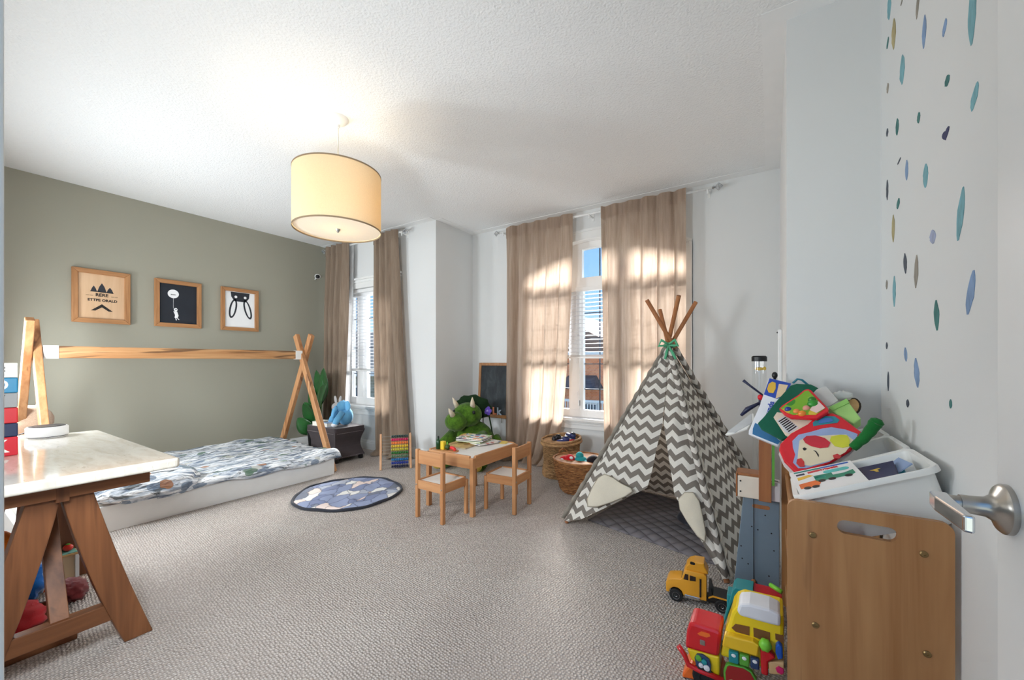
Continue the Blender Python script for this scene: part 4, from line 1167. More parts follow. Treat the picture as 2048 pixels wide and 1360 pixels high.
t = veg('toy_cheese', 'yellow toy block of cheese beside the green bottle', 'toy food', (-2.197, 2.375, TB)); MB().prism(rect(.038, .034, .008, 4), 0, .066).build('block', plain('cheese_yellow', (232, 196, 44), .4), t, bevel=.003)
t = veg('toy_avocado', 'dark green toy avocado on the serving board', 'toy food', (-2.155, 2.38, TB)); MB().ell((0, 0, .022), (.024, .020, .022)).build('fruit', plain('avocado', (54, 76, 26), .5), t, smooth=True); MB().tube([(0, 0, .04), (-.004, 0, .062)], [.008, .004], 8).build('leaf_stalk', plain('leafy_green', (110, 170, 50), .5), t, smooth=True)
t = veg('toy_chilli', 'red toy pepper lying at the end of the serving board', 'toy food', (-2.105, 2.385, TB)); MB().tube([(-.04, 0, .016), (-.015, .005, .020), (.012, 0, .016), (.028, -.01, .012)], [.007, .014, .013, .009], 12).build('pepper', plain('pepper_red', (224, 52, 52), .3), t, smooth=True); MB().ell((.03, -.012, .013), (.013, .013, .013)).build('pepper_tip', plain('tomato_red', (214, 48, 34)), t, smooth=True)

# ------------------------------------------------------------------ triceratops plush
M_FUR = cloth('green_fur', (84, 122, 34), weave=110, var=.22, bump=1.0, rgb2=(46, 76, 20), vscale=18); M_FURD = cloth('dark_green_fur', (26, 50, 24), weave=110, bump=.9)
M_HORN = cloth('cream_horn', (238, 222, 196)); M_BEL = cloth('yellow_plush', (206, 176, 80))
dn = thing('plush_dinosaur', 'big green horned dinosaur plush sitting behind the play table', 'plush toy', (-2.86, 3.52, 0), math.radians(18))
MB().ell((.03, .05, .24), (.25, .20, .24), n=24, m=16).build('body', M_FUR, dn, smooth=True); MB().ell((.02, -.10, .20), (.16, .09, .17)).build('belly', M_BEL, dn, smooth=True)
hd2 = MB().ell((-.0, -.06, .56), (.165, .155, .135), n=24, m=16).build('head', M_FUR, dn, smooth=True)
MB().ell((-.075, -.20, .50), (.125, .11, .105), n=22, m=14).build('snout', M_FUR, hd2, smooth=True)
fr_ = []
MB().ell((.03, .04, .63), (.22, .035, .15), (.25, 0, 0), n=24, m=14, fn=lambda u: 1 + .06 * math.cos(9 * math.atan2(u.z, u.x))).build('frill', M_FURD, hd2, smooth=True)
for bs, tp in (((-.10, -.11, .65), (-.13, -.17, .755)), ((.08, -.11, .655), (.10, -.17, .765)), ((-.085, -.27, .575), (-.10, -.34, .655))):
    MB().tube([bs, tuple((a + b) / 2 for a, b in zip(bs, tp)), tp], [.030, .022, .004], 10).build('horn', M_HORN, hd2, smooth=True)
for s in (-1, 1): MB().ell((s * .115, -.165, .60), (.018, .016, .022)).build('eye', M_BLACK, hd2, smooth=True)
for s in (-1, 1):
    MB().tube([(s * .16, -.05, .34), (s * .25, -.14, .24), (s * .26, -.18, .16)], [.07, .065, .05], 12).build('arm', M_FUR, dn, smooth=True)
    MB().tube([(s * .14, -.05, .10), (s * .20, -.20, .08), (s * .22, -.30, .08)], [.10, .09, .08], 12).build('foot', M_FUR, dn, smooth=True); MB().ell((s * .22, -.37, .08), (.06, .03, .06)).build('sole', M_BEL, dn, smooth=True)
MB().tube([(.15, .12, .14), (.30, .10, .26), (.40, .02, .18)], [.10, .07, .02], 12).build('tail', M_FUR, dn, smooth=True)
t = thing('purple_flower_toy', 'purple flower-shaped toy hanging beside the dinosaur head', 'toy', (-2.66, 3.60, .60))
mb = MB()
for k in range(5):
    a = 2 * PI * k / 5; mb.ell((.028 * math.cos(a), 0, .028 * math.sin(a)), (.024, .010, .024))
mb.build('petals', cloth('purple_felt', (110, 84, 190)), t, smooth=True); MB().ell((0, -.008, 0), (.014, .012, .014)).build('flower_eye', cloth('lilac_felt', (170, 150, 220)), t, smooth=True)
MB().tube([(0, .01, -.02), (.015, .05, -.2), (.02, .10, -.45), (.02, .10, -.595)], .008, 6).build('stalk', M_FURD, t, smooth=True)

# ------------------------------------------------------------------ chalkboard easel
t = thing('chalkboard_easel', 'wooden chalkboard easel standing between the dinosaur and the curtain', 'easel', (-2.815, 3.985, 0))
def slab(mb, x0, x1, z0, z1, d0, d1):
    f = lambda x, z, d: (x, (z - .5) * .06 + d, z)
    return mb.hexa([f(x0, z0, d0), f(x1, z0, d0), f(x1, z0, d1), f(x0, z0, d1)], [f(x0, z1, d0), f(x1, z1, d0), f(x1, z1, d1), f(x0, z1, d1)])
slab(MB(), -.285, -.250, .47, 1.135, -.012, .012).build('frame_bar', M_OAKV, t, bevel=.003); slab(MB(), .27, .305, .47, 1.135, -.012, .012).build('frame_bar', M_OAKV, t, bevel=.003)
slab(MB(), -.25, .27, 1.10, 1.135, -.012, .012).build('frame_bar', M_OAK, t, bevel=.003); slab(MB(), -.25, .27, .47, .505, -.045, .012).build('chalk_tray', M_OAK, t, bevel=.003)
def chalk():
    q = NT('chalkboard'); n = q.noise(q.coord((3, 1, 1.4)), 3.5, 5, .65, .6); q.col(q.ramp(n.outputs[0], [(.3, S((34, 38, 42))), (.55, S((54, 60, 64))), (.75, S((84, 90, 92)))])); q.rough(.75); return q.m
slab(MB(), -.25, .27, .505, 1.10, -.002, .006).build('chalkboard', chalk(), t)
for x in (-.268, .288): MB().beam((x, -.035, 0), (x, .0, .48), .03, .022, (1, 0, 0)).build('leg', M_OAKV, t, bevel=.003)
MB().tube([(.075, -.0, .47), (.08, -.0, .41)], .006, 8).build('hinge', M_CHROME, t)
mags = [('D', (232, 232, 236), -.05, 'white magnetic letter D on the chalkboard tray'), ('L', (236, 150, 110), .035, 'orange magnetic letter L on the chalkboard tray'), ('k', (200, 220, 240), .10, 'pale blue magnetic letter k on the chalkboard tray'), ('I', (150, 190, 210), -.115, 'pale teal magnetic letter I on the chalkboard tray')]
for ch, rgb, x, lab in mags:
    vs_, fs_ = text_mb(ch, .12, .004, .004)
    zmin = min(v.y for v in vs_)
    o = MB()._add([(v.x, -v.z, v.y - zmin) for v in vs_], fs_).build('magnetic_letter', plain('magnet_' + ch, rgb, .4), None, fixn=False, loc=(-2.86 + x, 3.958, .506)); tag(o, lab, 'letter')

# ------------------------------------------------------------------ woven baskets
def weave_basket(name, label, loc, prof, rows, stakes, mat, rim_r, tilt=0.0, handles=True):
    t = thing(name, label, 'basket', loc, 0, 'woven baskets by the window')
    def rad(z):
        for (r0, z0), (r1, z1) in zip(prof, prof[1:]):
            if z0 <= z <= z1: q = (z - z0) / (z1 - z0); q = q * q * (3 - 2 * q); return r0 + (r1 - r0) * q
        return prof[-1][0]
    hgt = prof[-1][1]
    mb = MB(); n = stakes * 4
    for i in range(rows):
        zz = .008 + (hgt - .012) * i / rows
        pts = []
        for k in range(n):
            a = 2 * PI * k / n; w = .0055 * math.sin(stakes * a / 1.0 + (PI if i % 2 else 0))
            r = rad(zz) + w; pts.append((r * math.cos(a), r * math.sin(a), zz + tilt * r * math.cos(a - 1.1) * zz / hgt + .0015 * math.sin(7 * a + i)))
        mb.tube(pts, (hgt / rows) * .56, 5, True)
    o = mb.build('woven_wall', mat, t, smooth=True); o['kind'] = 'stuff'
    MB().lathe([(r - .012, z) for r, z in prof], n=32, cap=True).build('inner_lining', mat, t, fixn=False) if tilt == 0 else MB().lathe([(r - .012, z * .96) for r, z in prof], n=32).build('inner_lining', mat, t, fixn=False)
    pts = [((rad(hgt) + .002) * math.cos(a), (rad(hgt) + .002) * math.sin(a), hgt + tilt * rad(hgt) * math.cos(a - 1.1)) for a in [2*PI*k/48 for k in range(48)]]
    MB().tube(pts, rim_r, 8, True).build('rim', mat, t, smooth=True)
    if handles:
        for a0 in (2.7, 2.7 + PI):
            c, s = math.cos(a0), math.sin(a0); r = rad(hgt) + .012
            MB().tube([(r * c - .05 * s, r * s + .05 * c, hgt - .07), (r * c - .045 * s, r * s + .045 * c, hgt + .02), (r * c, r * s, hgt + .045), (r * c + .045 * s, r * s - .045 * c, hgt + .02), (r * c + .05 * s, r * s - .05 * c, hgt - .07)], .009, 8).build('handle', mat, t, smooth=True)
    return t
def rope(name, a, b):
    t = NT(name); n = t.noise(t.coord((1, 1, 3)), 22, 3); t.col(t.ramp(n.outputs[0], [(.32, S(b)), (.62, S(a))])); t.rough(.8); return t.m
M_SEA = rope('seagrass', (186, 146, 100), (124, 88, 56)); M_WIL = rope('willow', (176, 122, 74), (112, 68, 38))
weave_basket('seagrass_basket', 'tall pale seagrass basket with folded rim beside the curtain', (-1.785, 3.665, 0), [(.18, 0), (.185, .03), (.17, .16), (.175, .27), (.19, .375)], 34, 30, M_SEA, .012, .10, False)
MB().tube([(.196 * math.cos(a), .196 * math.sin(a), .345 + .10 * .19 * math.cos(a - 1.1)) for a in [2*PI*k/40 for k in range(40)]], .016, 8, True).build('folded_band', M_SEA, bpy.data.objects['seagrass_basket'], smooth=True)
weave_basket('willow_basket', 'round brown willow basket with handles next to the teepee', (-1.43, 3.33, 0), [(.16, 0), (.185, .04), (.22, .16), (.235, .255), (.24, .285)], 26, 26, M_WIL, .011)
M_NVY = plain('navy_leather', (34, 40, 72), .35, var=.1)
def shoe(name, label, loc, rz, rgb, sc=1.0, tilt=0):
    t = thing(name, label, 'shoe', loc, 0, 'small shoes in the seagrass basket', rot=(tilt, 0, rz)); m = plain('shoe_%d_%d_%d' % rgb, rgb, .4, var=.1)
    MB().ell((0, 0, .022 * sc), (.032 * sc, .068 * sc, .022 * sc)).ell((0, -.028 * sc, .040 * sc), (.028 * sc, .036 * sc, .030 * sc)).build('upper', m, t, smooth=True)
    MB().ell((0, 0, .008 * sc), (.035 * sc, .072 * sc, .010 * sc)).build('sole', M_VINYL, t, smooth=True); MB().ell((0, -.03 * sc, .066 * sc), (.02 * sc, .026 * sc, .008 * sc)).build('opening', M_BLACK, t, smooth=True)
    return t
SB = .335
lump('packed_clothes', 'dark bundle of clothes filling the seagrass basket', 'clothing', (-1.785, 3.665, .20), (.145, .145, .07), (40, 38, 50), amp=.12, seed=11)
shoe('small_shoe', 'navy shoe standing highest on the pile in the seagrass basket', (-1.715, 3.725, SB + .04), 1.2, (34, 42, 92), 1.0, .3)
shoe('small_shoe', 'blue shoe lying in front in the seagrass basket', (-1.745, 3.625, SB), 2.2, (44, 54, 110), 1.0)
shoe('small_shoe', 'black shoe on the left side of the seagrass basket', (-1.845, 3.635, SB), .4, (26, 26, 34), .95)
shoe('small_shoe', 'black shoe at the back of the seagrass basket', (-1.825, 3.725, SB), -.5, (24, 24, 30), .95)
lump('red_sock', 'small red cloth poking out of the seagrass basket', 'cloth', (-1.665, 3.665, SB), (.035, .03, .02), (190, 40, 44), seed=12)
lump('toy_filling', 'dark cloth toys filling the bottom of the willow basket', 'toys', (-1.43, 3.33, .02), (.17, .17, .09), (70, 50, 46), amp=.1, seed=13)
t = thing('red_plush', 'red plush toy with white patches in the willow basket', 'plush toy', (-1.54, 3.265, .205)); MB().ell((0, 0, .05), (.075, .06, .055)).build('body', cloth('red_plush', (206, 34, 44), bump=.4), t, smooth=True); MB().ell((.04, -.01, .085), (.045, .042, .038)).build('head', MATS['red_plush'], t, smooth=True)
for p_ in ((-.02, -.05, .075), (.065, -.038, .10)): MB().ell(p_, (.018, .012, .014)).build('white_patch', MATS['white_plush'], t, smooth=True)
t = thing('teal_plush', 'teal plush toy in the middle of the willow basket', 'plush toy', (-1.415, 3.295, .205)); MB().ell((0, 0, .055), (.07, .06, .06)).build('body', cloth('teal_plush', (48, 158, 162), bump=.4), t, smooth=True); MB().ell((-.01, 0, .115), (.035, .035, .032)).build('head', MATS['teal_plush'], t, smooth=True); MB().ell((.06, -.02, .06), (.03, .028, .028)).build('paw', cloth('pale_teal', (120, 196, 214)), t, smooth=True)
t = thing('knitted_cap', 'black knitted cap on the right in the willow basket', 'cap', (-1.30, 3.31, .205)); MB().ell((0, 0, .06), (.07, .065, .07), fn=lambda u: 1 + .04 * mn.noise((u.x * 5, u.y * 5, u.z * 5))).build('crown', cloth('black_knit', (30, 26, 34), bump=.4), t, smooth=True); MB().tube([(.068 * math.cos(a), .063 * math.sin(a), .03) for a in [2*PI*k/24 for k in range(24)]], .012, 8, True).build('cuff', MATS['black_knit'], t, smooth=True)

# ------------------------------------------------------------------ teepee
def chevron(name, white, grey, trans):
    t = NT(name); tc = t.N('ShaderNodeUVMap'); sp = t.N('ShaderNodeSeparateXYZ'); t.K(tc.outputs[0], sp.inputs[0])
    u, v = sp.outputs[0], sp.outputs[1]
    tri = t.math('ABSOLUTE', t.math('SUBTRACT', t.math('FRACT', t.math('DIVIDE', u, .090)), .5))
    w = t.math('FRACT', t.math('DIVIDE', t.math('ADD', v, t.math('MULTIPLY', tri, .078)), .080))
    msk = t.math('GREATER_THAN', w, .5)
    n = t.noise(t.coord(), 300, 1)
    c = t.mix(msk, S(white), S(grey)); c = t.mix(t.math('MULTIPLY', n.outputs[0], .12), c, S((120, 112, 104)))
    t.col(c); t.rough(.9); t.b.inputs['Specular IOR Level'].default_value = .1; t.bump(t.noise(t.coord(), 9, 3).outputs[0], .25, .02)
    tr = t.N('ShaderNodeBsdfTranslucent'); t.K(c, tr.inputs[0]); mx = t.N('ShaderNodeMixShader'); mx.inputs[0].default_value = trans
    t.K(t.b.outputs[0], mx.inputs[1]); t.K(tr.outputs[0], mx.inputs[2]); t.K(mx.outputs[0], t.out.inputs[0]); return t.m
M_CHEV = chevron('chevron_canvas', (247, 243, 234), (142, 134, 126), .30)
M_CANV = cloth('cream_canvas', (234, 226, 208), weave=260, var=.05, trans=.25)
TC = Vector((-.61, 3.02, 0))
FLp, FRp, BRp, BLp, AP = Vector((-1.243, 2.595, 0)), Vector((-.182, 2.37, 0)), Vector((.03, 3.42, 0)), Vector((-1.02, 3.64, 0)), Vector((-.61, 3.02, 1.29))
tp = thing('play_teepee', 'grey and white chevron fabric play teepee with wooden poles in front of the curtain', 'teepee', TC)
M_POLE = wood('teepee_pole', (176, 116, 70), (148, 88, 48), 2, 1.0, .5)
offs = (Vector((.012, .012, 0)), Vector((-.012, -.012, 0)), Vector((.014, -.012, 0)), Vector((-.014, .012, 0)))
for B, of, k in zip((FLp, FRp, BRp, BLp), offs, (.225, .195, .235, .24)):
    top = AP + (AP - B) * k + of
    d = (AP - B).normalized()
    MB().tube([B - TC + of, top - TC], .0145, 12).build('pole', M_POLE, tp, smooth=False)
def side(a, b, bulge, name='fabric_panel', sl=(0, 1), mat=M_CHEV, zb=.012):
    a, b = Vector(a), Vector(b); base = (b - a).length; c = AP + Vector((0, 0, -.03)); mid = (a + b) / 2; nrm = (c - mid).cross(b - a).normalized()
    sl_h = (c - mid).length
    def P(u, v):
        l = a.lerp(c, v); r = b.lerp(c, v); p = l.lerp(r, u)
        bl = bulge * math.sin(PI * u) * (1 - v) * (1 + .5 * mn.noise((u * 4, v * 5, a.x)))
        p = p + nrm * (bl + .010 * math.sin(9 * u + 6 * v) * (1 - v) + .006 * mn.noise((u * 9, v * 11, 2)))
        p.z = max(p.z, zb)
        return p - TC
    return MB().grid(P, 36, 36, uvfn=lambda u, v: ((u - .5) * base * (1 - v), v * sl_h)).build(name, mat, tp, smooth=True, fixn=False)
side(FRp, BRp, -.03); side(BLp, FLp, -.02); side(BRp, BLp, -.02)
# front: two flaps held open
fn_ = (FRp - FLp).cross(AP - FLp).normalized()
if fn_.y > 0: fn_ = -fn_
P0, L1, L2, R1, R2 = Vector((-.599, 2.776, .732)), Vector((-.656, 2.618, .339)), Vector((-1.10, 2.575, .055)), Vector((-.487, 2.583, .341)), Vector((-.215, 2.385, .02))
AT = AP + Vector((0, 0, -.03))
def edge(z, pts):
    for p, q_ in zip(pts, pts[1:]):
        if p.z >= z >= q_.z: return p.lerp(q_, (p.z - z) / max(1e-6, p.z - q_.z))
    return pts[-1]
UX = (FRp - FLp).normalized(); UY = fn_.cross(UX)
if UY.z < 0: UY = -UY
def flap(name, B, pts, flip):
    def P(u, v):
        z = max(.014, AT.z * (1 - v)); l = B.lerp(AT, z / AT.z); r = edge(z, pts)
        p = l.lerp(r, u)
        return p + fn_ * (.012 + .035 * math.sin(PI * u) * math.sin(PI * min(1, v * 1.05)) + .012 * mn.noise((u * 3, v * 7, flip * 3)) + .02 * u * v) - TC
    def U(u, v):
        p = P(u, v) + TC; return ((p - FLp).dot(UX), (p - FLp).dot(UY))
    return MB().grid(P, 24, 48, uvfn=U).build(name, M_CHEV, tp, smooth=True, fixn=False)
flap('door_flap', FLp, [AT, P0, L1, L2], 0); flap('door_flap', FRp, [AT, P0 + Vector((.006, 0, 0)), R1, R2], 1)
def fold(pts, off):
    c = sum((Vector(p) for p in pts), Vector()) / len(pts)
    vs_ = [Vector(p) + fn_ * off - TC for p in pts] + [c + fn_ * (off + .03) - TC]; n = len(pts)
    o = MB()._add(vs_, [(i, (i + 1) % n, n) for i in range(n)]).build('turned_back_flap', M_CANV, tp, smooth=True, solid=.004, sub=1); return o
fold([(-.959, 2.709, .402), (-.80, 2.635, .315), (-.66, 2.61, .325), (-.849, 2.601, .207), (-1.092, 2.598, .085), (-1.03, 2.672, .27)], .065)
fold([(-.492, 2.575, .325), (-.352, 2.587, .418), (-.308, 2.513, .268), (-.255, 2.42, .085), (-.40, 2.51, .215)], .06)
# ruffles along the seams
for B, of in ((FRp, .012), (BRp, .014), (FLp, .010)):
    n = 70; d = (AT - B); out = Vector((B.x - AP.x, B.y - AP.y, .35)).normalized()
    sd = d.cross(out).normalized()
    def P(u, v, B=B, out=out, sd=sd, of=of):
        w = math.sin(u * 2 * PI * 15) * .010 + math.sin(u * 2 * PI * 23 + 1) * .004
        p = B.lerp(AT, u * .97 + .02) + out * (of + .030 * v) + sd * (w * v)
        p.z = max(p.z, .006); return p - TC
    MB().grid(P, 150, 2).build('seam_ruffle', M_CHEV if False else cloth('grey_ruffle', (168, 160, 148), weave=260, trans=.2), tp, smooth=True, solid=.002, fixn=False)
M_RIB = cloth('green_ribbon', (96, 186, 140), .5)
rb = MB().tube([(AP.x - TC.x + .034 * math.cos(a), AP.y - TC.y + .034 * math.sin(a), 1.27 + .008 * math.sin(3 * a)) for a in [2*PI*k/20 for k in range(20)]], .012, 8, True).build('ribbon_tie', M_RIB, tp, smooth=True)
for s in (-1, 1):
    MB().tube([(.0, -.045, 1.275), (s * .045, -.065, 1.305), (s * .065, -.06, 1.265), (.0, -.05, 1.265)], [.006, .011, .010, .005], 7).build('bow_loop', M_RIB, rb, smooth=True)
    MB().tube([(0, -.05, 1.265), (s * .02 + .012, -.075, 1.215), (s * .035 + .02, -.085, 1.17)], [.006, .010, .008], 7).build('bow_tail', M_RIB, rb, smooth=True)

# fabric sleeves around the poles
for B, of in zip((FLp, FRp, BRp, BLp), offs):
    ax_ = (AT - B).normalized(); e1 = ax_.cross(Vector((0, 1, 0))).normalized(); e2 = ax_.cross(e1); ln = (AT - B).length
    def P(u, v, B=B, of=of, e1=e1, e2=e2):
        p = B.lerp(AP, v * .955 + .012) + of; r = .0195 * (1 + .10 * mn.noise((u * 3, v * 24, B.x)))
        q = p + (e1 * math.cos(2 * PI * u) + e2 * math.sin(2 * PI * u)) * r
        q.z = max(q.z, .004); return q - TC
    MB().grid(P, 14, 60, uvfn=lambda u, v, ln=ln: (.045 + u * .15, v * ln)).build('pole_sleeve', M_CHEV, tp, smooth=True, fixn=False)

# quilted pad inside the teepee, with a dark cushion
def quilted():
    t = NT('quilted_grey'); v = t.coord(rot=(0, 0, .70))
    sp = t.N('ShaderNodeSeparateXYZ'); t.K(v, sp.inputs[0])
    a = t.math('ABSOLUTE', t.math('SINE', t.math('MULTIPLY', sp.outputs[0], PI / .075))); b = t.math('ABSOLUTE', t.math('SINE', t.math('MULTIPLY', sp.outputs[1], PI / .075)))
    h = t.math('POWER', t.math('MULTIPLY', a, b), .35)
    t.col(t.mix(t.math('MULTIPLY', h, .6), S((98, 93, 98)), S((146, 140, 143)))); t.rough(.9); t.bump(h, .6, .02); return t.m
pd = [(-1.115, 2.73), (-.27, 2.52), (-.06, 3.40), (-.98, 3.58)]
def pad(u, v):
    a = Vector(pd[0]).lerp(Vector(pd[1]), u); b = Vector(pd[3]).lerp(Vector(pd[2]), u); p = a.lerp(b, v)
    ed = min(u, v, 1 - u, 1 - v)
    return (p.x + .5, p.y - 3.0, .004 + .018 * min(1, ed * 14) + .006 * mn.noise((p.x * 4, p.y * 4, 0)))
o = MB().grid(pad, 40, 40).build('quilted_pad', quilted(), None, smooth=True, solid=.004, loc=(-.5, 3.0, 0)); tag(o, 'dark grey quilted pad on the floor inside the teepee', 'mat')
lump('dark_cushion', 'dark cushion lying at the side inside the teepee', 'cushion', (-.42, 2.96, .032), (.13, .10, .05), (58, 58, 66), amp=.08, seed=21)
